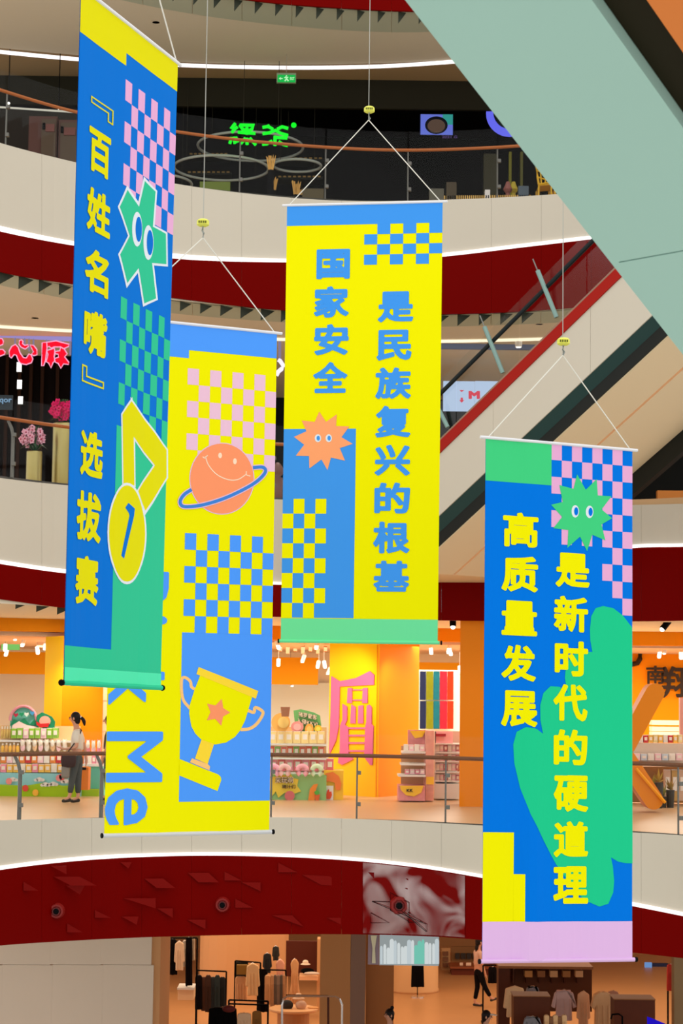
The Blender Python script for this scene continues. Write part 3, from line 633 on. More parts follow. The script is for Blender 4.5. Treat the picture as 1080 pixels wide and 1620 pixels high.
sweep('deck_cover', [(0, .0), (0, .05), (.25, .07), (.25, 0)], mat('taupe_metal', (150, 118, 96), .5, .3))
c0 = [PB - H1 * 2.2, PB]
sweep('side_panel', [(0, -1.2), (0, -.2), (.06, -.2), (.06, -1.2)], M_cream, P=c0)
for k in range(5): sweep('side_panel', [(0, -1.2), (0, -.2), (.06, -.2), (.06, -1.2)], M_cream, P=seg(k * 2.4 + .002, k * 2.4 + 2.396))
sweep('recess_strip', [(.02, -1.2), (.16, -1.36), (.22, -1.36), (.22, -1.2)], mat('teal_black', (38, 66, 64), .5, .2))
sweep('recess_lip', [(.16, -1.36), (.18, -1.56), (.3, -1.56), (.3, -1.36)], mat('near_black_panel', (26, 28, 24), .5, .2))
M_sof1 = mat('escalator_soffit', (226, 206, 170), .6, .1)
sweep('soffit_panel', [(.2, -1.58), (1.1, -1.58), (1.1, -1.5), (.2, -1.5)], M_sof1)
sweep('soffit_panel', [(1.16, -1.58), (2.5, -1.58), (2.5, -1.5), (1.16, -1.5)], M_sof1)
sweep('landing_soffit', [(2.52, -1.58), (4.0, -1.58), (4.0, -1.5), (2.52, -1.5)], M_sof1, P=[PB - H1*3.2, PB + H1*.25])
sweep('landing_soffit', [(-.0, -1.58), (2.5, -1.58), (2.5, -1.5), (0, -1.5)], M_sof1, P=[PB - H1*3.2, PB - H1*2.2])
sweep('cove_light', [(1.1, -1.5), (1.16, -1.5), (1.16, -1.49), (1.1, -1.49)], mat('orange_cove_glow', (240, 150, 95), emit=1.3))
sweep('far_lip', [(2.5, -1.92), (2.5, -1.5), (2.62, -1.5), (2.62, -1.92)], mat('near_black_panel', ()), P=seg(1.2, 12))
sweep('inner_deck', [(.25, -.3), (.25, -.2), (2.4, -.2), (2.4, -.3)], M_dk2)
Q_ = V((0, 0, .78))
build('handrail', MB().tube([PB - H1*.8 + Q_, PB + Q_, PB + E1*12 + Q_], .035, 8), mat('rubber_rail', (26, 34, 36), .5, .2), esc)
for a, b in [(0, 1.35), (1.37, 3.0), (3.02, 4.65), (4.67, 6.3), (6.32, 8), (8.02, 10)]:
    p, q = PB + E1*a + N1*.05, PB + E1*b + N1*.05
    build('glass_pane', MB().quad(p, q, q + V((0, 0, 1.05)), p + V((0, 0, 1.05))), M_glass2, esc)
UPN = (V((0, 0, 1)) - E1 * E1.z).normalized()
for bx, by, tx, ty in [(880, 502, 850, 428), (795, 590, 766, 517), (708, 676, 690, 640)]:
    Yb_ = A_.y + (B_.y - A_.y) * ((bx - 694) / 286); b_ = at(bx, by, Yb_); t_ = at(tx, ty, Yb_ + .1)
    po = build('post', MB().tube([b_, t_], .036, 8), mat('pale_teal_steel', (128, 158, 150), .4, .4, metal=.3), esc)
    build('post_cap', MB().tube([t_, t_ + (t_ - b_).normalized()*.2], .01, 6), mat('grey_cap', (130, 130, 124), .5), po)
# far-side inner balustrade and steps are hidden by the side panel
# ------------------------------------------------------------------ near escalator soffit, top right
Q1 = at(1080, 545, 9.0); Q2 = at(655, 0, 7.7); E2 = (Q2 - Q1).normalized(); H2 = V((E2.x, E2.y, 0)).normalized(); N2 = V((-H2.y, H2.x, 0))
if N2.x < 0: N2 = -N2
NP = E2.cross(N2)
def onpl(px, py):
    r = ray(px, py); t = (Q1 - CP).dot(NP) / r.dot(NP); return CP + r * t - Q1
W1 = onpl(1000, 90).dot(N2); W2 = onpl(1050, 42).dot(N2) ; sj = onpl(985, 414).dot(E2)
nesc = thing('escalator', 'underside of a nearer escalator crossing the upper right corner', 'escalator', Q1)
def strip2(name, a, b, s0, s1, m, th=.12, lift=0):
    P0 = Q1 + E2*s0; P1 = Q1 + E2*s1; up = NP if NP.z > 0 else -NP; L = up * lift; T = up * th
    A = [P0 + N2*a + L, P0 + N2*b + L, P1 + N2*b + L, P1 + N2*a + L]
    return build(name, MB().hexa(A, [p + T for p in A]), m, nesc)
M_teal = mat('pale_teal_panel', (168, 206, 194), .5, .15, noise=.03, nscale=.7)
strip2('soffit_panel', 0, W1, -5, sj - .004, M_teal); strip2('soffit_panel', 0, W1, sj + .004, 3.2, M_teal); strip2('soffit_panel', 0, W1, 3.208, 5, M_teal)
strip2('dark_recess', W1 + .004, W2, -5, 5, mat('olive_black', (36, 32, 18), .6, .1), .1, .05)
strip2('soffit_panel', W2 + .004, W2 + 1.3, -5, 5, mat('warm_orange_panel', (226, 132, 66), .5, .1))
strip2('side_panel', -.04, 0, -5, 5, M_teal, .6)
# ------------------------------------------------------------------ third floor: dark restaurant
w3 = sroot('wall_restaurant'); YR = 42.5
build('bulkhead', pbox(MB(), -300, 126, 1380, 171, 40.2, .1), mat('bulkhead_olive', (44, 42, 32), .7, .05), w3)
build('front', MB().box((0, YR + 2, 18.2), (34, .2, 4.9)), M_dark, w3)
GRN = mat('neon_green', (20, 245, 40), emit=1.15)
M_hoop = mat('hoop_white', (196, 204, 196), .4, .3)
t = thing('neon_sign', 'green neon shop name of two characters with a dot, behind the top railing', 'sign', at(415, 215, 38.6))
def nst(pts, r=.034, Y=38.6, o=(355, 185), s=9):
    return MB().tube([at(o[0] + x/s, o[1] + y/s, Y) for x, y in pts], r, 6)
ch1 = [[(155,90),(95,165),(130,185),(185,140)],[(130,185),(105,225)],[(100,290),(75,380)],[(130,285),(148,380)],[(160,285),(190,360)],[(215,115),(425,120),(395,170),(320,210),(250,165),(215,115)],[(318,150),(320,250)],[(190,215),(440,235)],[(300,300),(230,380)],[(320,300),(322,395)],[(360,300),(445,400)]]
ch2 = [[(540,150),(620,135),(690,175)],[(615,115),(635,150)],[(750,175),(820,140),(905,165)],[(835,125),(825,155)],[(540,240),(640,225),(725,190),(800,235),(905,265)],[(720,270),(718,410)],[(700,290),(895,300)],[(680,340),(600,385),(535,390)],[(770,350),(840,395),(900,408)]]
for ch in (ch1, ch2):
    mb = MB()
    for st in ch: b = nst(st); mb.add(b.v, b.f)
    build('character', mb, GRN, t)['kind'] = 'part'
for o_ in t.children:
    if 'kind' in o_: del o_['kind']
for hx in (385, 440): a_h = at(hx, 198, 38.7); build('hanger', MB().tube([a_h, V((a_h.x, a_h.y, ZC3 + .15))], .006, 4), M_dk2, t)
c = at(464.5, 198, 38.6); build('dot', MB().ball(c, (.056, .02, .056), 12, 6), GRN, t)
t = thing('exit_sign', 'small green lit exit sign with running man hanging under the top ceiling', 'sign', at(453, 123, 38.2))
BX('housing', 437.5, 115.5, 468, 130.5, 38.2, .08, mat('sign_grey', (150, 170, 140), .5), t)
BX('face', 439, 118.5, 467, 130, 38.19, .01, mat('exit_green', (30, 190, 80), emit=.9), t)
wt_ = mat('exit_white', (190, 255, 190), emit=.9)
mb = MB(); mb.tube([at(452, 121, 38.17), at(453, 124.5, 38.17), at(450.5, 128, 38.17)], .015, 5); mb.tube([at(453, 124.5, 38.17), at(456, 128, 38.17)], .015, 5); mb.tube([at(449.5, 123, 38.17), at(456, 122.5, 38.17)], .012, 5); mb.ball(at(453, 120, 38.17), .014, 6, 4)
build('running_man', mb, wt_, t)
build('arrow', poly(MB(), [(441, 124), (444, 121.5), (444, 123.3), (447, 123.3), (447, 124.8), (444, 124.8), (444, 126.6)], 38.17, .01), wt_, t)
mb = MB(); text_at(mb, 'EXIT', 458.5, 122, 465.5, 126.5, 38.17, .02, .008); build('lettering', mb, wt_, t)
build('hanger', MB().tube([at(453, 115, 38.24), V((at(453, 103, 38.24).x, 38.24, ZC3 + .02))], .008, 5), M_chrome, t)
for i, (px, py, r, Y, lab) in enumerate([(396, 232, 1.12, 41.5, 'upper white hoop pendant lamp in the dark restaurant'), (350, 266, .98, 40.6, 'lower white hoop pendant lamp in the dark restaurant'), (243, 290, .8, 41, 'white hoop pendant lamp at the left banner edge in the restaurant'), (470, 262, .5, 41, 'small white hoop pendant behind the centre banner cord')]):
    c = at(px, py, Y); t = thing('hoop_lamp', lab, 'lamp', c, 'hoop pendant lamps')
    build('hoop', MB().tube([c + V((r*math.cos(a), r*math.sin(a), 0)) for a in np.linspace(0, 2*math.pi, 40)[:-1]], .028, 6, True), M_hoop, t, True)
    for sx in (-.7, .7): build('suspension', MB().tube([c + V((sx*r, sx*.7*r, 0)), V((c.x + sx*r, c.y + sx*.7*r, ZC3))], .006, 4), M_dk2, t)
M_goldb = mat('gold_beads', (190, 150, 78), .4, .4, metal=.5); M_shelf = mat('smoked_shelf', (48, 50, 42), .5, .1)
for i, (x0, x1, y, lab) in enumerate([(300, 362, 243, 'gold beaded shelf edge left of the wire, upper one'), (297, 366, 272, 'gold beaded shelf edge left of the wire, lower one'), (442, 512, 250, 'gold beaded shelf edge left of the centre banner cord, upper one'), (440, 510, 279, 'gold beaded shelf edge left of the centre banner cord, lower one')]):
    t = thing('display_shelf', lab, 'shelf', at((x0+x1)/2, y, 43.3)); BX('board', x0, y, x1, y + 4, 43.3, .5, M_shelf, t)
    n = 9
    for k in range(n):
        a = x0 + (x1 - x0)*k/n; BX('bead', a, y - 1, a + (x1-x0)/n*.6, y + 1, 43.27, .03, M_goldb, t)
BX_ = lambda *a: BX(*a)
def FB(name, x0, y0, x1, Y, d, m, zf=Z3, parent=None):      # upright box standing on floor level zf
    a = at(x0, y0, Y); b = at(x1, y0, Y); return build(name, MB().box(((a.x + b.x)/2, Y + d/2, (a.z + zf)/2), (b.x - a.x, d, a.z - zf)), m, parent)
tag(FB('lime_screen', 316, 287, 364, 36.6, .1, mat('lime_panel', (96, 112, 34), .6)), 'dull lime green panel standing behind the glass left of the centre banner', 'panel')
tag(FB('menu_board', 478, 298, 512, 36.8, .05, mat('bronze_board', (78, 68, 42), .6)), 'bronze board leaning behind the top railing by the centre banner', 'board')
for i, (px, py, h, lab) in enumerate([(428, 270, 30, 'tallest bundle of golden dried stalks in the restaurant'), (432, 302, 24, 'lower bundle of golden dried stalks in the restaurant'), (468, 309, 26, 'bundle of golden stalks beside the bronze board'), (476, 310, 14, 'short golden stalks in front of the bronze board')]):
    c = at(px, py, 36.7 + .3*i); k = h / 3150 * 37; t = thing('dried_stalks', lab, 'plant', c, 'golden dried stalks'); build('vase', MB().lathe((c.x, c.y, Z3), [(.06, 0), (.08, .1), (.05, c.z - Z3 + .01)], 12), M_blk, t)
    for j in range(5):
        x = (j - 2)*.035; build('stalk', MB().tube([c + V((x*.5, 0, 0)), c + V((x, .01, k*(.6 + .35*random.random()))), c + V((x*1.3, 0, k*(.75 + .25*random.random())))], [.012, .016, .002], 5), mat('straw', (206, 158, 84), .7, .1), t)
t = thing('wall_screen', 'glowing blue violet screen showing a bowl, in the restaurant right of centre', 'screen', at(690, 196, 41))
BX('bezel', 663, 179, 718, 214, 41, .06, M_blk, t)
BX('picture', 665, 181, 716, 213, 40.98, .02, mat('screen_violet', (112, 128, 232), emit=.75), t)
BX('picture_teal', 700, 181, 716, 197, 40.965, .01, mat('screen_teal', (60, 170, 160), emit=.7), t)
def disc(cx, cy, rx, ry, Y, d=.01, n=24, a0=0): return poly(MB(), [(cx + rx*math.cos(a0 + 2*math.pi*i/n), cy + ry*math.sin(a0 + 2*math.pi*i/n)) for i in range(n)], Y, d)
build('bowl', disc(690, 198, 18, 14, 40.95), mat('bowl_dark', (24, 26, 44), .5), t); build('food', disc(690, 199, 14, 10.5, 40.93), mat('bowl_food', (122, 98, 84), emit=.45), t)
mb = MB(); text_at(mb, '2021 G', 699, 214.5, 723, 218.5, 40.9, .0, .01); build('caption', mb, mat('dim_violet', (110, 84, 150), emit=.6), t)
t = thing('ring_sign', 'glowing blue violet round sign half hidden by the near escalator', 'sign', at(806, 180, 41))
def annulus(cx, cy, r1, r2, Y, n=36, d=.08):
    mb = MB(); vs = []
    for dd in (0, d):
        for r in (r1, r2): vs += [at(cx + r*math.cos(2*math.pi*i/n), cy + r*math.sin(2*math.pi*i/n), Y) + V((0, dd, 0)) for i in range(n)]
    fs = []
    for i in range(n):
        j = (i + 1) % n; fs += [(i, j, n+j, n+i), (2*n+j, 2*n+i, 3*n+i, 3*n+j), (i, 2*n+i, 2*n+j, j), (n+j, 3*n+j, 3*n+i, n+i)]
    return mb.add(vs, fs)
build('glowing_rim', annulus(806, 178, 37, 26, 41), mat('violet_glow', (104, 108, 240), emit=.95), t); build('disc', disc(806, 178, 26, 26, 41.02), mat('leafy_disc', (38, 48, 36), .6), t)
def wire_chair(x, y, lab):
    c = at(x, y + 20, 36.4); t = thing('wire_chair', lab, 'chair', c, 'yellow wire chairs'); ym = mat('chair_yellow', (206, 160, 20), .4, .3); f = lambda a, b, d=0: at(x + a, y - b, 36.4) + V((0, d, 0))
    build('back_frame', MB().tube([f(2, 18), f(0, 30), f(-2, 46), f(4, 50), f(14, 36), f(24, 22), f(2, 18)], .022, 6), ym, t)
    for a, b in [((-1, 40), (14, 36)), ((0, 30), (24, 22)), ((4, 50), (6, 19)), ((14, 36), (12, 20))]: build('back_rod', MB().tube([f(*a), f(*b)], .014, 5), ym, t)
    build('seat', MB().hexa([f(2, 18), f(24, 20), f(24, 20, .45), f(2, 18, .45)], [f(2, 16), f(24, 18), f(24, 18, .45), f(2, 16, .45)]), ym, t)
    for a in (2, 22):
        for d in (0, .45): build('leg', MB().tube([f(a, 17, d), V((f(a - 1.5, -6, d).x, 36.4 + d, Z3))], .018, 5), ym, t)
wire_chair(850, 310, 'yellow wire lattice chair beside the near escalator edge, left one'); wire_chair(876, 312, 'yellow wire lattice chair mostly behind the near escalator edge')
for i, (x0, x1, y0, y1, c_, lab) in enumerate([(765, 788, 243, 312, (58, 56, 34), 'broad olive column of cloth in the restaurant window'), (805, 809, 240, 306, (120, 118, 30), 'thin lime green stripe standing in the restaurant window'), (823, 827, 240, 270, (96, 96, 40), 'short lime stripe hanging in the restaurant window')]):
    tag(FB('window_post', x0, y0, x1, 40.5, .2, mat('post_%d' % i, c_, .6)), lab, 'post')
for x0, x1, y0, y1, c_, lab in [(767, 775, 300, 307, (210, 205, 200), 'small white box on the counter behind the top glass'), (820, 836, 294, 304, (74, 86, 96), 'blue grey box on the counter behind the top glass'), (679, 702, 298, 312, (84, 80, 66), 'grey framed picture standing behind the top glass'), (706, 722, 288, 312, (64, 52, 30), 'brown box standing behind the top glass')]:
    tag(FB('counter_box', x0, y0, x1, 36.6, .2, mat('c%d' % x0, c_, .6)), lab, 'box', 'boxes behind the top glass')
for x in (803, 812): tag(build('lamp_figure', MB().lathe(at(x, 304, 36.8 + (x == 812)*.3), [(.05, Z3 - at(x, 304, 36.8 + (x == 812)*.3).z), (.04, -.02), (.06, 0), (.09, .05), (.05, .14), (.03, .2)], 12), mat('pinkish' if x == 803 else 'mustard', (130, 78, 70) if x == 803 else (170, 150, 40), .6)), 'rounded pink lamp on the counter' if x == 803 else 'small mustard bottle on the counter', 'lamp' if x == 803 else 'bottle')
t = thing('slat_rail', 'row of tiny gold slats along the bottom of the top glass', 'rail', at(780, 311, 36.6))
for k in range(42): BX('slat', 702 + k*3.3, 309.5 - .03*k, 703.8 + k*3.3, 315, 36.6, .02, M_goldb, t)
# left: counter with lit edge and machines
t = thing('bar_counter', 'dark bar counter with a lit white edge at the upper left', 'counter', at(60, 200, 39))
BX('front', -40, 172, 128, 300, 39.2, .8, mat('bar_front', (34, 31, 25), .6), t)
build('light_edge', MB().tube([at(-40, 168, 39.1), at(0, 169.5, 39.1), at(128, 178, 39.1)], .02, 6), mat('dim_white_glow', (220, 214, 196), emit=.8), t)
for x0, x1, lab in [(45, 90, 'brownish vending cabinet with recessed pink panel, left of the pair'), (92, 123, 'brownish vending cabinet with recessed pink panel, right of the pair')]:
    t = thing('cabinet', lab, 'cabinet', at((x0+x1)/2, 260, 37.4)); mcab = mat('cab_brown', (88, 74, 60), .6)
    BX('body', x0, 184 + (x0-45)*.12, x1, 262, 37.8, .6, mat('cab_pink', (92, 62, 56), .6), t); BX('door', x0 + (20 if x0 < 60 else 3), 188 + (x0-45)*.12, x1 - 2, 262, 37.75, .04, mcab, t)
    d0 = x0 + (26 if x0 < 60 else 8); BX('slot', d0 - 4, 194 + (x0-45)*.12, d0, 204 + (x0-45)*.12, 37.7, .04, M_blk, t); BX('panel', d0 + 1, 196 + (x0-45)*.12, x1 - 4, 208 + (x0-45)*.12, 37.72, .03, mat('cab_rose', (118, 72, 66), .6), t)
for px, py, lab in [(13.5, 163.5, 'tiny bright spot lamp over the bar at the far upper left'), (93, 171, 'tiny bright spot lamp over the bar near the left banner')]:
    c = at(px, py, 38.5); t = thing('spot_lamp', lab, 'lamp', c, 'bar spot lamps'); build('bulb', MB().ball(c, .03, 8, 5), M_lamp, t); build('stem', MB().tube([c, V((c.x, c.y, ZC3 + .14))], .01, 5), M_blk, t)
# ------------------------------------------------------------------ second floor
w2 = sroot('wall_theatre')
build('front', MB().box((0, 46, 12.6), (34, .2, 4.6)), mat('dark_hall', (26, 28, 27), .6, .05), w2)
M_cur = mat('brown_black_curtain', (14, 10, 9), .8, .05); M_cur2 = mat('dark_brown_fold', (44, 28, 20), .8, .05)
t = thing('stage_curtain', 'black curtain with brown folds behind the red neon characters', 'curtain', at(40, 700, 40.4))
BX('drape', -60, 536, 128, 800, 40.6, .1, M_cur, t)
for x in (6, 26, 44, 62, 86, 110): BX('fold', x, 560, x + 5, 800, 40.5, .08, M_cur2, t)
t = thing('sign_beam', 'lilac lit steel beam carrying the red neon characters', 'beam', at(60, 530, 38.4))
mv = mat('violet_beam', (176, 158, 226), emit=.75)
P = [at(-60, 523, 38.4), at(0, 529, 38.4), at(128, 536.5, 38.4)]; build('beam', MB().tube(P, .06, 4), mv, t)
for x, y0, y1 in [(24, 531, 552), (39, 532, 548), (46, 533, 556), (53, 534, 548), (3, 530, 540), (74, 536, 542), (99, 537, 543), (111, 537, 562)]:
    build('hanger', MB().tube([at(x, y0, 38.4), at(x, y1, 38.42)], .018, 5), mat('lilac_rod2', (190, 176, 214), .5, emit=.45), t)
NR = mat('neon_red', (255, 22, 48), emit=1.0); NP_ = mat('neon_pink_edge', (255, 170, 205), emit=1.0)
def neon(name, lab, polys, o, sc, Y=38.3):
    c = at(o[0] + polys[0][0][0]/sc, o[1] + polys[0][0][1]/sc, Y)
    t = thing(name, lab, 'sign', c, 'red neon characters')
    for pts in polys:
        b = build('stroke', poly(MB(), pts, Y, .08, o, sc), NR, t)
        build('edge_tube', MB().tube([at(o[0] + x/sc, o[1] + y/sc + .8, Y) for x, y in pts], .013, 5, True), NP_, b)
neon('neon_character', 'red neon character of curling heart strokes, second from the left', [[(195,330),(250,230),(330,190),(390,250),(430,370),(500,470),(560,480),(620,390),(670,420),(700,500),(670,580),(560,620),(450,600),(400,550),(350,420),(300,405),(240,480),(205,450)],
     [(415,110),(460,90),(495,130),(480,170),(530,210),(600,195),(610,230),(540,290),(450,250),(405,190)], [(640,200),(720,210),(790,300),(790,410),(720,430),(670,400),(715,350),(680,280)]], (0, 530), 13.5)
neon('neon_character', 'red neon character with jagged bottom, beside the left banner edge', [[(110,190),(230,175),(238,300),(225,430),(200,650),(150,790),(95,800)], [(235,175),(480,140),(820,230),(800,290),(680,345),(600,300),(420,300),(350,330),(290,285),(242,310)], [(240,390),(350,360),(430,330),(445,420),(425,560),(440,680),(400,700),(340,850),(280,720),(220,690),(262,500)], [(590,310),(690,350),(770,480),(700,560),(810,700),(800,760),(670,745),(600,860),(530,730),(455,700),(445,600),(540,570),(530,490),(455,480),(455,420),(575,400)]], (60, 530), 16.6)
neon('neon_character', 'partly cut pink red neon character at the far left edge', [[(-60,70),(40,60),(75,120),(60,190),(0,215),(-60,200)], [(-60,300),(60,295),(110,350),(95,400),(0,440),(-60,430)]], (0, 530), 13.5)
neon('neon_character', 'sliver of a red neon character just at the banner edge', [[(900,320),(1000,270),(1150,300),(1150,380),(980,385)], [(900,690),(930,590),(1100,560),(1150,700)]], (60, 530), 16.6)
for i, (x, y0, y1) in enumerate([(26.5, 573, 588), (27, 601, 615), (28.5, 627, 639)]):
    t = thing('stage_light', 'white lit panel light, %s of the three behind the neon' % ('top', 'middle', 'bottom')[i], 'lamp', at(x + 4, y1, 39.5), 'white panel lights')
    BX('housing', x - .6, y0 - .8, x + 8, y1 + .8, 39.52, .08, M_dk2, t); BX('diffuser', x, y0, x + 7.4, y1, 39.5, .02, mat('panel_glow', (255, 255, 255), emit=1.6), t)
t = thing('lettered_sign', 'pale blue lettering on a dark board at the far left edge', 'sign', at(8, 640, 36.5)); BX('board', -30, 625, 20, 648, 36.6, .05, mat('slate_board', (28, 42, 50), .6), t)
mb = MB(); text_at(mb, '7-qor', -12, 628, 18.5, 639, 36.58, .02, .02); build('lettering', mb, mat('ice_blue', (150, 190, 225), emit=.6), t)
def orchid(name, lab, px0, px1, ptop, ybloom0, ybloom1, Y, colr, seed, nst_=14, potw=None):
    base = onz(0, 800, Z2); a = at(px0, ptop, Y); b = at(px1, ptop, Y); r = (b.x - a.x)/2; cx = (a.x + b.x)/2
    t = thing(name, lab, 'plant', (cx, Y, Z2), 'potted orchids in brass planters')
    build('planter', MB().lathe((cx, Y, Z2), [(r*.96, 0), (r, .03), (r, a.z - Z2 - .02), (r*.97, a.z - Z2), (r*.9, a.z - Z2), (r*.88, a.z - Z2 - .05)], 24), M_brass, t, True)
    rn = random.Random(seed); top = at((px0+px1)/2, ybloom0, Y).z; low = at((px0+px1)/2, ybloom1, Y).z; pz = a.z
    petal = mat('petal_%d_%d_%d' % colr, colr, .6, .1); core = mat('petal_core', (170, 30, 70), .6)
    mbl = MB()
    for j in range(9):
        an = 2*math.pi*j/9; L = .3; d = V((math.cos(an), math.sin(an)*.7, 0)); s_ = V((-d.y, d.x, 0))*.04; c = V((cx, Y, pz - .02))
        build('leaf', MB().add([c - s_*.5, c + s_*.5, c + d*L*.5 + s_ + V((0,0,.14)), c + d*L*.5 - s_ + V((0,0,.14)), c + d*L + V((0,0,.06))], [(0, 1, 2, 3), (3, 2, 4)]), mat('orchid_leaf', (22, 66, 38), .5, .2), t)
    proto = None
    for j in range(nst_):
        an = rn.uniform(0, 2*math.pi); R_ = potw * rn.uniform(.25, 1); tip = V((cx + R_*math.cos(an), Y + R_*.6*math.sin(an), low + (top - low)*rn.uniform(.0, .55)*(1.1 - .4*R_/potw)))
        mid = V((cx + R_*.5*math.cos(an), Y + R_*.3*math.sin(an), top - .02 - .1*R_))
        st = build('stem', MB().tube([V((cx, Y, pz)), (V((cx, Y, pz)) + mid)/2 + V((0, 0, .05)), mid, tip], .006, 4), mat('stem_green', (50, 80, 40), .6), t)
        for k in range(5):
            u = .35 + .65*k/4; p = mid.lerp(tip, u) + V((rn.uniform(-.03, .03), rn.uniform(-.03, .03), rn.uniform(-.02, .03)))
            if proto is None:
                m_ = MB().mat(petal)
                for q in range(5):
                    aa = 2*math.pi*q/5; dx, dz = math.cos(aa), math.sin(aa)
                    m_.add([(0, 0, 0), (dx*.03 - dz*.022, -.012, dz*.03 + dx*.022), (dx*.055, -.004, dz*.055), (dx*.03 + dz*.022, -.012, dz*.03 - dx*.022)], [(0, 1, 2, 3)])
                m_.mat(core).ball((0, -.015, 0), .013, 6, 4)
                fo = build('flower', m_, None, None); fo.parent = st; fo.location = p - wl(st); proto = fo
            else:
                fo = proto.copy(); COL.objects.link(fo); fo.parent = st; fo.location = p - wl(st)
                fo.rotation_euler = (rn.uniform(-.5, .5), rn.uniform(-1, 1), rn.uniform(-.6, .6)); fo.scale = (1.1,)*3
    return t
orchid('potted_orchid', 'pale pink spotted orchid in a low brass planter behind the middle glass', 42, 67, 714, 671, 705, 34.6, (226, 168, 186), 3, 15, .3)
orchid('potted_orchid', 'magenta orchid crowning a tall brass planter beside the left banner', 84, 118, 670, 629, 664, 34.9, (222, 40, 104), 5, 22, .33)
# red-on-white screen behind the escalator glass
t = thing('video_wall', 'pale blue video wall with a red letter M and red arrows, seen through escalator glass', 'screen', at(738, 628, 40))
for x0, x1 in ((701, 750.6), (751.2, 800)): BX('screen_panel', x0, 603, x1, 650, 40, .08, mat('ice_screen', (196, 216, 246), emit=.85), t)
mb = MB(); text_at(mb, 'M', 741, 618.5, 759, 631, 39.97, .06, .02); build('letter', mb, mat('screen_red', (232, 60, 84), emit=.85), t)
rr = mat('screen_red', ())
build('arrow', poly(MB(), [(726.5, 633), (728.5, 633), (728.5, 629), (732, 629), (732, 633), (734, 633), (730, 637)], 39.97, .02), rr, t)
build('arrow', poly(MB(), [(727, 617), (734, 617), (731, 619.5), (729, 619.5)], 39.97, .02), rr, t)
# white neon tube and grey mannequin left of the centre banner
t = thing('white_neon', 'white glowing bent tube sign between the two yellow banners', 'sign', at(444, 575, 38.4), )
mb = MB().tube([at(437, 594, 38.4), at(440, 588, 38.4), at(446, 583, 38.4), at(449, 580, 38.4), at(443, 571, 38.4), at(440, 569, 38.4)], .045, 6); build('tube', mb, mat('cold_neon', (235, 230, 255), emit=1.2), t)
build('hanger', MB().tube([at(442.5, 570, 38.4), V((at(442.5, 545, 38.4).x, 38.4, ZC2 + .02))], .03, 5), mat('lilac_rod2', ()), t)
for i, (x, y, lab) in enumerate([(439, 745, 'pink headed round ornament standing between the yellow banners, upper'), (448, 772, 'grey round vase between the yellow banners, lower')]):
    c = at(x, y, 37.5 + .6*i); tag(build('ornament', MB().lathe(c, [(.1, Z2 - c.z), (.1, -.13), (.05, -.12), (.11, -.05), (.12, .03), (.07, .11), (.03, .16)], 14), mat('orn%d' % i, (118, 82, 76) if i == 0 else (96, 92, 88), .5), smooth=True), lab, 'ornament')
for i, (x0, x1, y0, y1, c_, lab) in enumerate([(1040, 1082, 790, 797, (190, 120, 50), 'orange brown shop edge seen above the right parapet'), ]):
    tag(BX('shelf_edge', x0, y0 - 14, x1, y1, 40, .2, mat('sh%d' % i, c_, .6)), lab, 'shelf')
for i, (a, b) in enumerate([((704, 561), (750, 573)), ((731, 561), (790, 574)), ((768, 561), (812, 570)), ((792, 560), (815, 566))]):
    tag(build('strip_light', MB().tube([at(*a, 41), at(*b, 41)], .015, 5), mat('dim_strip', (150, 150, 150), emit=.5)), 'thin dim strip light behind the escalator glass, %s from the left' % ('first', 'second', 'third', 'fourth')[i], 'lamp', 'dim strip lights behind escalator glass')
build('blue_band', pbox(MB(), 640, 543, 870, 552, 38.6, .1), mat('steel_blue_band', (112, 130, 168), .5), w2)
# ------------------------------------------------------------------ first floor: the orange shop
w1 = sroot('wall_shop')
build('back_wall', MB().box((0, 49.6, 6.95), (34, .2, 3.2)), M_cwall, w1)
build('mint_wall', pbox(MB(), 425, 1080, 522, 1200, 49.3, .1), M_mint, w1)
seg_ = [(-250, 130), (425, 530), (655, 728), (728, 860), (860, 1330)]
# orange fascia band over the shop opening, follows the ring
OBB = spline([(-250, 990), (0, 998), (105, 1000), (430, 1012), (700, 1015), (1000, 1021), (1330, 1022)])
xsb = np.linspace(-250, 1330, 25)
for i in range(0, 24, 2):
    A = [onz(x, OB2(x), ZC1 - .001) for x in xsb[i:i+3]]
    mb = MB(); zz = [at(x, OBB(x), a.y).z for x, a in zip(xsb[i:i+3], A)]
    B = [V((a.x, a.y, z)) for a, z in zip(A, zz)]; off = V((0, .25, 0)); vs = A + B + [p + off for p in A] + [p + off for p in B]
    mb.add(vs, [f for j in range(2) for f in ((3+j, 4+j, j+1, j), (7+j, 6+j, 9+j, 10+j), (j, j+1, 7+j, 6+j), (4+j, 3+j, 9+j, 10+j))] + [(0, 6, 9, 3), (2, 5, 11, 8)]); build('orange_fascia', mb, mat('orange_fascia_paint', (226, 138, 8), .6, .1), w1)
struct(slab('ceiling_shop', RB2, lambda x: onz(x, OB2(x), ZC1).y + .3, CZ + 1.17, 50, M_ceil, .08))
BX('orange_bulkhead', -60, 1031, 72, 1066, 47, .3, mat('bulkhead_orange', (212, 142, 10), .6, .1), w1)
BX('orange_bulkhead', 425, 1040, 503, 1083, 47, .3, mat('bulkhead_orange', ()), w1)
BX('orange_bulkhead', 655, 1048, 730, 1062, 47, .3, mat('bulkhead_orange', ()), w1)
for k in range(3): BX('wall_shelf', 163, 1062 + k*48, 175, 1108 + k*48, 41, .3, M_cwall, w1)
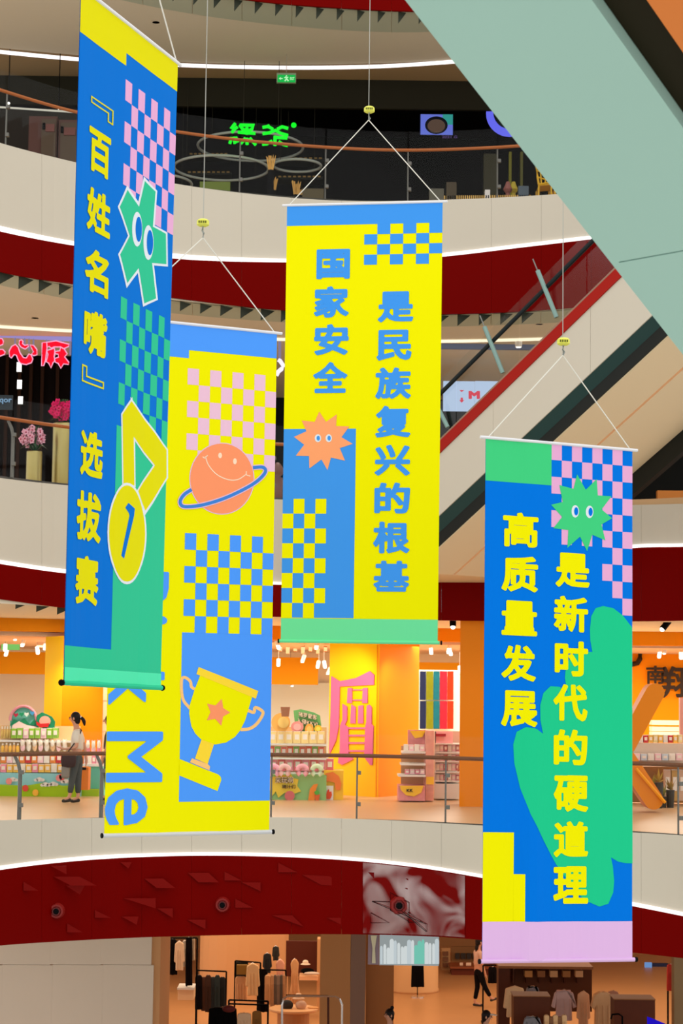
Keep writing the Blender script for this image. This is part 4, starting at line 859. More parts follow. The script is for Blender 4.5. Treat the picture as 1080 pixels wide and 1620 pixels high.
# columns
def colm(lab, pts, base_z, top_z, mats, name='shop_column'):
    c = sum((V((p[0], p[1], 0)) for p in pts), V())/len(pts); t = thing(name, lab, 'column', (c.x, c.y, base_z)); n = len(pts)
    for i in range(n):
        a = V((pts[i][0], pts[i][1], 0)); b = V((pts[(i+1) % n][0], pts[(i+1) % n][1], 0)); nn = (b - a).cross(V((0, 0, 1))).normalized()*-.03
        q = [V((p.x, p.y, z)) for p, z in ((a, base_z), (b, base_z), (b, top_z), (a, top_z))]
        build('face_panel', MB().hexa(q, [x + nn for x in q]), mats[min(i, len(mats)-1)], t)
    return t
def X(px, Y, py=1200): return at(px, py, Y).x
zt = CZ + 1.17
Yc = 38.7
cA = (X(520, Yc + 1.0, 1150), Yc + 1.0); cB = (X(597, Yc, 1150), Yc); cC = (X(662, Yc + 1.6, 1150), Yc + 1.6); cD = (cA[0] + cC[0] - cB[0], cA[1] + cC[1] - cB[1])
colm('big square column, lamplit yellow face with purple glyph and orange side', [cA, cB, cC, cD], Z1, zt, [M_orglit, M_org])  # lamp side painted yellow, the side away from it orange
Yl = 38.4
colm('broad plain orange column behind the walking woman', [(X(70, Yl + .6, 1100), Yl + .6), (X(98, Yl, 1100), Yl), (X(163, Yl + .2, 1100), Yl + .2), (X(150, Yl + 1.6, 1100), Yl + 1.6), (X(80, Yl + 1.6, 1100), Yl + 1.6)], Z1, zt, [M_orglit, M_org])  # left facet painted yellow to stand for the lamplight on it
Yp = 35.65
colm('tall orange pillar standing at the railing left of the right banner', [(X(727, Yp, 1150), Yp), (X(850, Yp, 1150), Yp), (X(850, Yp, 1150), Yp + 1), (X(735, Yp, 1150), Yp + 1)], Z1, ZC1 - .01, [mat('pillar_orange', (232, 132, 10), .5, .15)])
# purple glyph on the yellow face (traced, then laid on the column plane)
g = thing('wall_glyph', 'large purple stylised character on the yellow column face', 'sign', V((cA[0], cA[1], Z1 + 1)) )
pn = (V((cB[0], cB[1], 0)) - V((cA[0], cA[1], 0))).cross(V((0, 0, 1))).normalized(); 
if pn.y > 0: pn = -pn
p0 = V((cA[0], cA[1], 0)) + pn*.012
def oncol(x, y):
    r = ray(515 + x/9, 1050 + y/9); t = (p0 - CP).dot(pn)/r.dot(pn); return CP + r*t
M_pur = mat('orchid_purple', (214, 108, 158), .6, .1)
for pts in [[(85,175),(205,250),(430,205),(635,105),(695,160),(692,300),(205,325),(190,900),(150,1100),(60,1290),(55,1200),(75,700)], [(320,345),(380,345),(380,560),(310,560)], [(535,345),(600,345),(600,560),(525,560)],
            [(245,570),(310,610),(310,800),(280,870),(325,905),(330,1270),(400,1360),(240,1440),(180,1410),(205,1250),(210,880),(245,800)], [(370,580),(430,615),(428,850),(355,850)], [(470,600),(540,590),(540,850),(465,850)],
            [(590,600),(625,580),(660,620),(660,860),(685,890),(670,1440),(640,1445),(555,1330),(570,900),(585,830)],
            [(385,365),(530,365),(530,380),(385,380)], [(385,510),(530,510),(530,525),(385,525)], [(330,905),(570,905),(570,930),(330,930)], [(330,1010),(570,1010),(570,1035),(330,1035)], [(330,1115),(570,1115),(570,1140),(330,1140)], [(330,1230),(560,1230),(560,1255),(330,1255)]]:
    build('stroke', MB().prism([oncol(*p) for p in pts], pn*.015), M_pur, g)
# ceiling track spotlights
for i, (px, py, Y) in enumerate([(8, 1029, 42), (24, 1012, 40.5), (35, 1022, 41.5), (9, 1037, 43), (60, 1034, 42.5), (71, 1027, 41.5), (440, 1053, 43.5), (478, 1047, 42), (502, 1056, 44), (514, 1056, 44), (518, 1066, 45.5), (462, 1085, 47.5), (682, 1034, 41), (709, 1033, 41), (713, 1036, 41.3), (727, 1064, 44), (441, 1026, 40.5), (500, 1026, 40.5), (1042, 1040, 42), (1077, 1042, 42), (1050, 1034, 43)]):
    c = at(px, py, Y); z = zt - .02
    t = thing('track_spotlight', 'small white spotlight on the shop ceiling, ' + ['leftmost in the far left cluster', 'beside the pale duct, upper one', 'beside the pale duct, lower one', 'lowest at the far left edge', 'right of the duct, lower one', 'right of the duct by the orange column', 'beside the trophy banner edge over the orange board', 'bright one over the orange board', 'left of the yellow column, upper left', 'left of the yellow column, upper right', 'lowest beside the yellow column', 'at the lower edge of the middle orange board', 'left of a pair near the orange pillar', 'brighter of a pair near the orange pillar', 'rear of a pair near the orange pillar', 'over the colour board at the pillar', 'just under the green hem, left', 'just under the green hem, right', 'above the black lettering', 'at the right frame edge', 'smallest above the black lettering'][i], 'lamp', c, 'white spotlights on the shop ceiling')
    tl = V((random.uniform(-.06, .06), .05, .14)); build('can', MB().tube([c, c + tl], .042, 10), M_white, t)
    build('lens', MB().lathe(c + V((0, -.015, -.02)), [(.025, 0), (.038, .015)], 12), M_lamp, t)
    build('stem', MB().tube([c + tl, V((c.x + tl.x, c.y + .05, max(z, c.z + .16)))], .006, 5), mat('stem_grey', (170, 150, 130), .6), t)
for px, py, lab in [(45, 962, 'black tilted spotlight under the red band at the far left'), (1052, 990, 'black tilted spotlight under the red band right of the blue banner'), (716, 986, 'black capped spotlight under the red band beside the centre banner')]:
    c = at(px, py, 36.6); t = thing('ceiling_spotlight', lab, 'lamp', c, 'black ceiling spotlights'); dx = .14 if px < 500 else (-.12 if px > 900 else 0)
    build('can', MB().tube([c + V((-dx*.6, 0, .1)), c + V((dx*.5, -.05, -.06))], .06, 10), M_blk, t); build('lens', MB().ball(c + V((dx*.55, -.06, -.07)), (.045, .03, .045), 10, 6), M_lamp, t)
    build('mount', MB().tube([c + V((-dx*.6, 0, .1)), V((c.x - dx*.6, c.y, ZC1))], .02, 6), M_blk, t)
# ceiling ducts
t = thing('ceiling_grille', 'row of beige slats hanging in the shop ceiling under the centre banner', 'grille', at(480, 1030, 42), )
for k in range(9): BX('slat', 440 + k*12, 1022 + (k % 3)*2, 445 + k*12, 1030 + (k % 2)*4, 41.5, .5, mat('beige_slat', (178, 140, 100), .7), t)
t = thing('ceiling_duct', 'pale boxy duct on the shop ceiling at the far left', 'duct', at(60, 1012, 42)); BX('duct', 38, 1000, 76, 1010, 42.5, 1, M_ceil, t); BX('branch', 58, 1008, 72, 1024, 42.8, .6, M_ceil, t)
tag(BX('green_exit_panel', 2, 1019, 30, 1028, 43, .1, mat('lit_green', (140, 215, 110), emit=.8)), 'small glowing green panel under the shop ceiling far left', 'sign')
# colour display of hanging strips
t = thing('colour_board', 'board of five colour strips, navy to red, on the shop back wall', 'display', at(690, 1150, 44.5))
BX('backing', 662, 1060, 728, 1156, 44.8, .1, M_mint, t)
for x0, x1, c_ in [(664, 673.5, (26, 34, 62)), (674, 685, (104, 108, 16)), (685.5, 695, (20, 90, 100)), (695.5, 707, (150, 30, 46)), (707.5, 717, (206, 44, 14))]:
    for y0, y1 in ((1062, 1107.5), (1109, 1153)): BX('colour_strip', x0, y0, x1, y1, 44.6, .06, mat('strip_%d' % x0, c_, .7, .1, noise=.25, nscale=14), t)
# ---- product displays.  rows of small goods
def goods(lab, grp, name, x0, x1, y0, y1, Y, n, cols, kind='box', gap=.12, cat='box'):
    rn = random.Random(int(x0*7 + y0)); ww = (x1 - x0)/n; proto = {}
    ordn = ['first', 'second', 'third', 'fourth', 'fifth', 'sixth', 'seventh', 'eighth', 'ninth', 'tenth']
    for i in range(n):
        a = x0 + i*ww + ww*gap/2; b = a + ww*(1 - gap); cc = cols[i % len(cols)]; yy = y0 + rn.uniform(0, (y1-y0)*.12)
        p0_ = at(a, yy - 1, Y); p1_ = at(b, y1 - 1, Y); cx = (p0_.x + p1_.x)/2; W_ = p1_.x - p0_.x; H_ = p0_.z - p1_.z
        if cc not in proto:
            t = thing(name, lab, cat, (cx, Y + .08, p1_.z), grp); m_ = mat('goods_%d_%d_%d' % cc, cc, .55, .2); m2 = mat('goods_white', (246, 236, 222), .5, .2)
            if kind == 'box':
                build('carton', MB().box((cx, Y + .08, p1_.z + H_/2), (W_, .12, H_)), m_, t); build('window', MB().box((cx, Y + .015, p1_.z + H_*.55), (W_*.6, .02, H_*.45)), m2, t); build('flap', MB().box((cx, Y + .08, p1_.z + H_ + .004), (W_*.96, .1, .008)), m2, t)
            elif kind == 'bottle':
                build('bottle_body', MB().lathe((cx, Y + .08, p1_.z), [(W_*.46, 0), (W_*.48, H_*.6), (W_*.2, H_*.74), (W_*.18, H_*.8)], 12), m_, t, True); build('cap', MB().lathe((cx, Y + .08, p1_.z + H_*.8), [(W_*.24, 0), (W_*.24, H_*.2)], 10), m2, t)
            elif kind == 'plush':
                build('body', MB().ball((cx, Y + .1, p1_.z + H_*.35), (W_*.45, W_*.4, H_*.35), 10, 6), m_, t, True); build('head', MB().ball((cx, Y + .06, p1_.z + H_*.72), (W_*.38, W_*.34, H_*.3), 10, 6), m2, t, True)
                for s_ in (-1, 1): build('ear', MB().ball((cx + s_*W_*.26, Y + .06, p1_.z + H_*.96), (W_*.12, W_*.08, H_*.12), 6, 4), m_, t)
            proto[cc] = (t, (cx, p1_.z)); t['label'] = lab + ', ' + ordn[i] + ' from left'
        else:
            src, _ = proto[cc]; t = src.copy(); COL.objects.link(t); t.location = (cx, Y + .08, p1_.z)
            for ch in src.children: d = ch.copy(); COL.objects.link(d); d.parent = t
            t['label'] = lab + ', ' + ordn[i] + ' from left'
PK, YE, LP, WHT, ORA, GRE, RE = (244, 150, 168), (250, 196, 84), (250, 205, 210), (244, 234, 220), (240, 140, 60), (150, 205, 110), (214, 60, 60)
# left display
t = thing('display_counter', 'long tiered counter with sky blue and grass green front, behind the walking woman', 'counter', at(80, 1262, 37.6))
BX('front_panel', -60, 1223, 126, 1262, 37.4, .5, mat('sky_panel', (150, 214, 220), .6, .1), t)
m_ = MB(); poly(m_, [(-60, 1262), (-60, 1238), (0, 1241), (40, 1243), (70, 1238), (100, 1243), (126, 1241), (126, 1262)], 37.36, .02); build('grass_panel', m_, mat('grass_panel', (164, 206, 30), .6, .1), t)
for cx, cy in ((72, 1241), (84, 1240), (62, 1233), (104, 1236), (20, 1233)):
    m_ = MB(); [m_.add(*(lambda b: (b.v, b.f))(disc(cx + dx, cy + dy, r, r*.7, 37.33, .01, 12))) for dx, dy, r in ((0, 0, 5), (-5, 1, 3.5), (5, 1, 3.5))]; build('cloud_cutout', m_, M_white, t)['kind'] = 'stuff'
for cx, cy, c_ in ((14, 1236, (240, 150, 140)), (40, 1247, (226, 80, 60)), (93, 1231, (238, 150, 150)), (56, 1254, (250, 190, 60)), (98, 1229, (226, 90, 90))):
    build('flower_cutout', disc(cx, cy, 5, 5.5, 37.32, .012, 9), mat('cut_%d' % cx, c_, .6), t)
for y, Y, m_ in ((1210, 37.7, M_white), (1192, 38.0, M_white), (1171, 38.2, M_white)): BX('shelf', -60, y, 126, y + 3, Y - .2, .5, m_, t)
BX('back_board', -60, 1148, 126, 1224, 38.3, .05, mat('peach_board', (240, 196, 140), .6), t)
goods('gift box in the bottom row of the blue and green counter', 'gift boxes on the lowest shelf', 'gift_box', 0, 100, 1210, 1223, 37.42, 10, [PK, YE, YE, WHT, YE])
goods('small carton on the second shelf behind the walking woman', 'cartons on the second shelf', 'carton', 0, 98, 1194, 1208, 37.75, 10, [ORA, LP, WHT, ORA, RE])
goods('little plush toy in the third row of the left display', 'plush toys on the left display', 'plush_toy', 30, 106, 1170, 1190, 37.9, 8, [LP, WHT, (240, 196, 150)], 'plush', cat='toy')
goods('amber bottle in the third row at the far left', 'amber bottles at the far left', 'bottle', 0, 30, 1176, 1191, 37.9, 5, [YE, (236, 176, 90)], 'bottle', cat='bottle')
goods('cream bottle on the top shelf at the far left', 'cream bottles on the top left shelf', 'bottle', 0, 17, 1150, 1169, 38.05, 4, [(226, 190, 110)], 'bottle', cat='bottle')
goods('carton on the top shelf under the arch sign', 'green cartons under the arch sign', 'carton', 17, 92, 1153, 1169, 38.0, 8, [(150, 200, 60), (158, 206, 80), LP])
goods('pink plush toy piled right of the walking woman', 'pink plush toys right of the woman', 'plush_toy', 134, 160, 1172, 1195, 38.1, 3, [PK, LP], 'plush', cat='toy')
goods('small pink carton on the turquoise counter', 'cartons on the turquoise counter', 'carton', 132, 158, 1196, 1210, 38.0, 4, [LP, WHT, PK])
t = thing('turquoise_counter', 'turquoise and green cabinet right of the walking woman', 'counter', at(148, 1262, 37.9)); BX('body', 140, 1212, 162, 1262, 37.8, .5, mat('turquoise', (112, 210, 190), .6), t); BX('grass_panel', 127, 1248, 156, 1262, 37.7, .08, mat('grass_panel', ()), t); BX('top', 130, 1209, 162, 1212.5, 37.7, .6, M_white, t)
t = thing('litter_bin', 'orange upright bin between the woman and the turquoise cabinet', 'bin', at(133, 1249, 37)); BX('body', 127, 1214, 139.5, 1250, 37, .35, mat('bin_orange', (220, 124, 24), .6), t); BX('slot', 130, 1214, 136, 1218, 36.98, .03, M_blk, t)
t = thing('arch_sign', 'round topped sign with rainbow rim, hills and coloured hearts on the left display', 'sign', at(37, 1160, 38.2))
arc = [(16 + 0, 1160)] + [(37 - 21*math.cos(a), 1140 - 23*math.sin(a)) for a in np.linspace(0, math.pi, 14)] + [(58, 1160)]
build('board', poly(MB(), arc, 38.2, .05), mat('sign_teal', (110, 190, 170), .6), t)
build('rainbow_rim', MB().tube([at(37 - 21*math.cos(a), 1140 - 23*math.sin(a), 38.17) for a in np.linspace(0, math.pi, 14)], .03, 6), mat('rim_pink', (226, 150, 160), .6), t)
build('hill', poly(MB(), [(16, 1147), (22, 1138), (30, 1142), (38, 1136), (47, 1146), (56, 1136), (58, 1147)], 38.16, .02), mat('sign_green', (24, 132, 90), .6), t)
build('snow_hill', poly(MB(), [(16, 1160), (20, 1147), (30, 1141), (42, 1147), (58, 1150), (58, 1160)], 38.14, .02), mat('sign_pinkwhite', (246, 212, 204), .6), t)
for cx, cy, c_ in ((25, 1131, (190, 40, 70)), (34, 1130, (30, 150, 100)), (42, 1130, (226, 236, 226)), (51, 1128, (70, 150, 200))):
    build('heart', poly(MB(), [(cx, cy + 4), (cx - 3.6, cy), (cx - 3, cy - 3), (cx, cy - 1.6), (cx + 3, cy - 3), (cx + 3.6, cy)], 38.13, .02), mat('heart_%d' % cx, c_, .5), t)
t = thing('leaf_cutout', 'green leafy cutout with red ribbon beside the arch sign', 'sign', at(78, 1165, 38.1))
build('foliage', poly(MB(), [(58, 1132), (66, 1127), (74, 1130), (82, 1134), (87, 1142), (86, 1150), (92, 1160), (90, 1167), (84, 1164), (80, 1154), (76, 1168), (72, 1160), (66, 1150), (58, 1150)], 38.1, .05), mat('sign_green', ()), t)
build('blossom', disc(71, 1141, 9, 8.5, 38.07, .02, 12), mat('blossom_peach', (240, 170, 150), .6), t); build('ribbon', poly(MB(), [(57, 1141), (64, 1145), (78, 1144), (76, 1150), (64, 1151), (58, 1147)], 38.05, .02), mat('ribbon_red', (210, 40, 40), .6), t)
# middle display
t = thing('display_stand', 'tall stand of boxed toys with comic signs left of the yellow column', 'stand', at(480, 1262, 37.6))
BX('base_cabinet', 410, 1226, 516, 1268, 37.3, .8, mat('mint_base', (150, 196, 124), .6, .1), t)
build('yellow_burst', poly(MB(), [(420, 1232), (436, 1228), (442, 1222), (450, 1227), (458, 1222), (464, 1231), (472, 1233), (470, 1243), (476, 1252), (464, 1256), (450, 1254), (440, 1262), (436, 1252), (428, 1262), (427, 1250), (420, 1250)], 37.26, .02), mat('burst_yellow', (236, 206, 60), .6), t)
mb = MB(); text_at(mb, '来玩啊', 435, 1229, 464, 1239, 37.22, .05, .02); build('lettering', mb, mat('letter_brown', (60, 40, 20), .6), t)
mb = MB(); text_at(mb, '来玩啊', 435, 1229, 464, 1239, 37.2, .0, .01); build('lettering', mb, mat('letter_cream', (244, 226, 190), .6), t)
mb = MB(); text_at(mb, '猪汁们', 446, 1241.5, 467, 1247.5, 37.21, .02, .02); build('lettering', mb, mat('letter_brown', ()), t)
build('pink_blob', disc(458, 1259, 8, 8, 37.22, .02, 14), mat('blob_pink', (214, 110, 110), .6), t)
build('carrot', poly(MB(), [(487, 1268), (490, 1248), (496, 1241), (503, 1240), (500, 1248), (497, 1268)], 37.24, .02), mat('flat_orange', (240, 140, 40), .6), t)
build('plant_pot', poly(MB(), [(497, 1257), (506, 1257), (504, 1268), (499, 1268)], 37.22, .02), mat('pot_red', (220, 100, 40), .6), t); build('sprout', disc(501, 1254, 4, 3.5, 37.21, .02, 10), mat('sprout_green', (90, 176, 60), .6), t)
BX('yellow_cabinet', 512, 1219, 543, 1268, 37.5, .8, mat('sun_yellow', (250, 200, 50), .6), t)
build('orange_ear', poly(MB(), [(514, 1224), (526, 1221), (536, 1228), (540, 1240), (538, 1250), (531, 1250), (529, 1238), (520, 1236), (513, 1238)], 37.45, .02), mat('ear_orange', (246, 130, 50), .6), t)
BX('white_card', 512, 1243, 527, 1267, 37.42, .02, M_white, t)
build('flame', poly(MB(), [(513, 1260), (513, 1254), (516, 1257), (517, 1252), (520, 1248), (521, 1253), (524, 1252), (525, 1258), (522, 1264), (516, 1264)], 37.4, .02), mat('flame_red', (232, 80, 30), .6), t)
for y in (1222, 1199, 1177): BX('shelf', 418, y, 516 if y < 1210 else 530, y + 2.6, 37.6, .6, M_white, t)
BX('back_board', 418, 1150, 516, 1226, 38.35, .05, mat('peach_board', ()), t)
goods('cream boxed figure on the top shelf of the middle display', 'cream boxes on the middle display', 'boxed_toy', 425, 514, 1158, 1177, 37.8, 7, [(250, 222, 150)])
goods('red or green box, second shelf of the middle display', 'red and green boxes on the middle display', 'boxed_toy', 424, 513, 1181, 1198, 37.8, 9, [(236, 120, 96), (150, 196, 110), (236, 130, 110)])
goods('pink boxed toy on the third shelf of the middle display', 'pink boxes on the middle display', 'boxed_toy', 426, 528, 1201, 1221, 37.75, 8, [PK, (238, 120, 130)])
for x, c_, lab in [(433, (246, 180, 200), 'pale pink round neck cushion, leftmost on the middle display'), (450, (248, 200, 196), 'pink neck cushion with orange hole on the middle display'), (478, (250, 180, 190), 'pink neck cushion behind the glass clamp on the middle display'), (501, (220, 238, 196), 'pale green neck cushion, rightmost on the middle display')]:
    c = at(x, 1219, 37.1 + (x % 2)*.02); r = .085
    tag(build('neck_cushion', MB().tube([c + V((r*math.cos(a), 0, r*math.sin(a))) for a in np.linspace(-1.2, 4.3, 14)], .045, 8), mat('cush_%d' % x, c_, .9), None, True), lab, 'cushion', 'round neck cushions')
t = thing('comic_sign', 'green comic sign with slanted white lettering topping the middle display', 'sign', at(487, 1158, 38))
build('board', poly(MB(), [(464, 1124), (476, 1122), (496, 1127), (506, 1132), (508, 1148), (500, 1160), (468, 1160)], 38.0, .05), mat('comic_green', (120, 190, 110), .6), t)
def text_sl(mb, s, x0, y0, x1, y1, h, Y, off, d=.015):
    v, f = glyph(s, off); n = len(v); P = [at(x0 + (x1-x0)*a - (y1-y0)*0*b, y0 + (y1-y0)*a + h*b, Y) for a, b in v]; ed = {}
    for q in f:
        for i in range(len(q)): ed[(q[i], q[(i+1) % len(q)])] = 1
    return mb.add(P + [p + V((0, d, 0)) for p in P], list(f) + [tuple(i + n for i in reversed(q)) for q in f] + [(b, a, a + n, b + n) for a, b in ed if (b, a) not in ed])
for sx, of, mm, Y in ((0, .07, mat('letter_black', (30, 26, 16), .6), 37.96), (0, .015, mat('letter_cream', ()), 37.93)):
    build('lettering', text_sl(MB(), '猪罗星客', 472, 1125.5, 501, 1131.5, 7.5, Y, of), mm, t); build('lettering', text_sl(MB(), '入侵KKV!', 469, 1135.5, 502, 1142, 8, Y, of), mm, t)
for x, y, rx, ry, c_, nm, lab in [(444, 1143, 15, 15, (250, 190, 96), 'cutout_board', 'round orange cutout board at the left of the comic sign'), (470, 1150, 10, 9, (244, 160, 150), 'cutout_board', 'round pink cutout board below the comic sign'), (489, 1154, 7, 9, (246, 180, 80), 'cutout_board', 'small arched orange cutout board below the comic sign'), (503, 1153, 6, 6, (250, 204, 60), 'cutout_board', 'small yellow cutout board right of the comic sign')]:
    t = thing(nm, lab, 'sign', at(x, y + ry, 37.9), 'cutout boards on the middle display'); build('board', disc(x, y, rx, ry, 37.9, .04, 18), mat('cb_%d' % x, c_, .6), t)
    build('centre', disc(x + (4 if rx > 12 else 0), y, rx*.6, ry*.6, 37.87, .02, 16), mat('cbw_%d' % x, tuple(min(255, q + 30) for q in c_), .6), t)
tag(build('cup', MB().lathe(at(451, 1132, 37.7), [(.07, -.02), (.09, .16), (.085, .16)], 14), mat('cup_brown', (170, 120, 90), .6)), 'small brown cup standing above the orange cutout', 'cup')
# pink stand on the right of the column
t = thing('promotion_stand', 'open stand with pink and yellow flowery panels right of the column', 'stand', at(660, 1268, 37))
BX('base_front', 630, 1243, 672, 1267, 37, .8, mat('pink_flower', (244, 150, 150), .6, .1, noise=.4, nscale=7), t)
build('yellow_patch', poly(MB(), [(632, 1243), (670, 1243), (666, 1254), (655, 1260), (642, 1258), (634, 1250)], 36.97, .02), mat('sun_yellow', ()), t)
BX('side_panel', 673, 1156, 686, 1267, 37.2, .8, mat('pink_side', (240, 172, 158), .6, .1, noise=.3, nscale=8), t)
BX('top_panel', 645, 1155, 673, 1178, 37.6, .1, mat('pink_flower', ()), t); build('yellow_patch', poly(MB(), [(648, 1156), (673, 1156), (668, 1166), (656, 1168)], 37.55, .02), mat('sun_yellow', ()), t)
BX('yellow_tag', 674, 1229, 686, 1241, 37.15, .02, mat('sun_yellow', ()), t)
for y, x0 in ((1226, 630), (1208, 634), (1189, 636)): BX('shelf', x0, y, 673, y + 3, 37.05, .8, M_white, t)
BX('inner_back', 634, 1180, 672, 1242, 38, .05, mat('taupe_back', (196, 150, 110), .6), t)
mb = MB(); text_at(mb, 'KK', 643, 1248, 653, 1253, 36.95, .02, .01); build('lettering', mb, mat('letter_black', ()), t)
goods('pink pouch lying on the promotion stand shelf', 'pink pouches on the promotion stand', 'pouch', 640, 672, 1218, 1226, 37.2, 4, [PK, LP]); goods('white pouch on the upper shelf of the promotion stand', 'white pouches on the promotion stand', 'pouch', 638, 672, 1179, 1189, 37.2, 4, [WHT, LP])
t = thing('shelf_rack', 'white rack of small pink goods behind the railing beside the orange pillar', 'rack', at(710, 1265, 38))
BX('side', 687, 1157, 689, 1262, 38, .6, M_white, t); BX('base_cabinet', 687, 1240, 727, 1264, 37.9, .7, M_white, t); BX('header', 688, 1157, 716, 1176, 38, .1, mat('rack_pink', (246, 176, 176), .6), t); BX('header_label', 689, 1161, 705, 1165, 37.97, .02, mat('rack_red', (170, 50, 60), .6), t)
for y in (1176, 1190, 1204, 1221, 1235): BX('shelf', 688, y, 728, y + 2, 37.95, .6, M_white, t)
BX('back_board', 688, 1157, 728, 1262, 38.6, .05, mat('rack_back', (214, 170, 150), .6), t)
for k, y in enumerate((1178, 1193, 1208, 1225)): goods('pink or white packet in the %s row of the white rack' % ('top', 'second', 'third', 'lowest')[k], 'packets on the white rack', 'packet', 689, 727, y + 1, y + 12, 38.0, 6, [WHT, LP, (210, 130, 130)])
# right of the blue banner
BX('orange_wall', 985, 1018, 1200, 1220, 46.5, .1, mat('orange_wall_paint', (246, 146, 2), .6, .1), w1)
t = thing('wall_lettering', 'black thin and thick stroked characters on the orange wall at the right edge', 'sign', at(1050, 1100, 46.4))
for s, a in (('南', (1022, 1053, 1051, 1082)), ('翔', (1046, 1054, 1098, 1104))):
    mb = MB(); text_at(mb, s, a[0], a[1], a[2], a[3], 46.38, .02, .03); build('character', mb, mat('lettering_black', (44, 28, 8), .6), t)
tag(build('wall_curl', MB().tube([at(x, y, 46.4) for x, y in ((1012, 1031), (1012, 1042), (1008, 1049), (1000, 1051), (992, 1048))], .06, 8), mat('lettering_black', ())), 'black curled stroke on the orange wall at the banner edge', 'sign')
t = thing('letter_sculpture', 'giant orange angular letter K standing behind the railing at right', 'sculpture', at(1005, 1285, 34.5))
def capsule(x0, y0, x1, y1, w_, Y, d, m_):
    dx, dy = x1 - x0, y1 - y0; l = math.hypot(dx, dy); ux, uy = dx/l, dy/l; an = math.atan2(uy, ux); pts = []
    for k in range(9): a = an - math.pi/2 + math.pi*k/8; pts.append((x1 + w_*math.cos(a), y1 + w_*math.sin(a)))
    for k in range(9): a = an + math.pi/2 + math.pi*k/8; pts.append((x0 + w_*math.cos(a), y0 + w_*math.sin(a)))
    return poly(MB(), pts, Y, d)
MK = mat('sculpture_orange', (226, 130, 14), .45, .2); MK2 = mat('sculpture_side', (246, 158, 20), .45, .2)
BX('stem_bar', 955, 1090, 985, 1288, 34.4, .5, MK, t)
build('upper_arm', capsule(990, 1180, 1036, 1096, 15, 34.4, .5, MK), MK, t); build('lower_arm', capsule(990, 1200, 1034, 1266, 15, 34.4, .5, MK), MK, t)
build('arm_edge', MB().tube([at(1006, 1216, 34.35), at(1052, 1270, 34.35)], .03, 6), MK2, t)
t = thing('product_table', 'pale long table of small goods behind the railing at the right edge', 'table', at(1050, 1262, 36.5)); BX('top', 985, 1176, 1110, 1207, 36.8, .3, mat('table_pale', (222, 200, 178), .6), t); BX('panel', 985, 1207, 1110, 1212, 36.7, .4, mat('table_edge', (150, 90, 40), .6), t); BX('plinth', 990, 1213, 1110, 1270, 37.3, .4, mat('plinth_brown', (150, 104, 44), .6, noise=.3, nscale=5), t)
goods('small packet standing on the pale table at the right', 'packets on the pale table', 'packet', 1002, 1080, 1163, 1176, 36.9, 10, [YE, WHT, RE, YE, (240, 220, 150)])
goods('small pale card on the front of the table at right', 'pale cards on the right table', 'card', 1002, 1080, 1193, 1204, 36.6, 7, [LP, (200, 214, 226), WHT])
goods('boxed item below the railing at the right edge', 'boxed items below the right railing', 'carton', 1050, 1085, 1217, 1268, 36.9, 3, [(216, 180, 150), (200, 160, 90)])
t = thing('wall_shelves', 'white double shelf on the orange wall above the pale table', 'shelf', at(1060, 1165, 44)); 
for y in (1140, 1150, 1158): BX('board', 1031, y, 1100, y + 7, 44, .4, mat('shelf_cream', (240, 214, 178), .6), t)
tag(BX('purple_banner', 1075, 1104, 1120, 1176, 40, .1, mat('dusty_purple', (196, 140, 130), .6)), 'dusty purple panel at the right frame edge over the table', 'panel')
for i, (px, py, c_) in enumerate([(1030, 1236, (166, 150, 40)), (1048, 1250, (140, 140, 60)), (1042, 1228, (190, 160, 60)), (1060, 1240, (160, 130, 50))]):
    t = thing('potted_plant', 'yellowish leafy plant behind the giant letter, %s' % ('nearest the letter', 'lowest by the letter foot', 'upper middle one', 'nearest the frame edge')[i], 'plant', (at(px, 1268, 36.0 + .22*(i%2)).x, 36.0 + .22*(i%2), Z1), 'yellowish plants behind the giant letter'); rn = random.Random(i); c = at(px, py + 10, 36.0 + .22*(i%2))
    for k in range(12):
        an = rn.uniform(0, 6.28); d = V((math.cos(an)*.12, math.sin(an)*.09, rn.uniform(.05, .26))); s_ = V((-d.y, d.x, 0)).normalized()*.025
        build('leaf', MB().add([c, c + d*.5 + s_, c + d, c + d*.5 - s_], [(0, 1, 2, 3)]), mat('leaf%d' % i, c_, .6), t)
    build('pot', MB().lathe((c.x, c.y, Z1), [(.06, 0), (.08, c.z - Z1)], 12), mat('pot_dark', (60, 56, 46), .6), t)

# ------------------------------------------------------------------ people
def skinmesh(name, chains, m, parent, sub=1):
    """chains: list of lists of (point, radius); the first point of later chains may repeat a point of an earlier one, which joins them"""
    me = bpy.data.meshes.new(name); vs = []; es = []; rad = []; idx = {}
    off = wl(parent)
    for chn in chains:
        prev = None
        for p, r in chn:
            k = tuple(round(x, 4) for x in p)
            if k not in idx: idx[k] = len(vs); vs.append(V(p) - off); rad.append(r)
            if prev is not None and prev != idx[k]: es.append((prev, idx[k]))
            prev = idx[k]
    bm = bmesh.new(); sk = bm.verts.layers.skin.verify(); bv = [bm.verts.new(v) for v in vs]
    for a, b in set(tuple(sorted(e)) for e in es): bm.edges.new((bv[a], bv[b]))
    for i, r in enumerate(rad): bv[i][sk].radius = (r, r)
    bv[0][sk].use_root = True; bm.to_mesh(me); bm.free()
    o = bpy.data.objects.new(name, me); COL.objects.link(o); o.parent = parent; me.materials.append(m)
    a = o.modifiers.new('s', 'SKIN'); a.use_smooth_shade = True; b = o.modifiers.new('u', 'SUBSURF'); b.levels = b.render_levels = sub
    dg = bpy.context.evaluated_depsgraph_get(); nm = bpy.data.meshes.new_from_object(o.evaluated_get(dg)); o.modifiers.clear(); o.data = nm
    return o
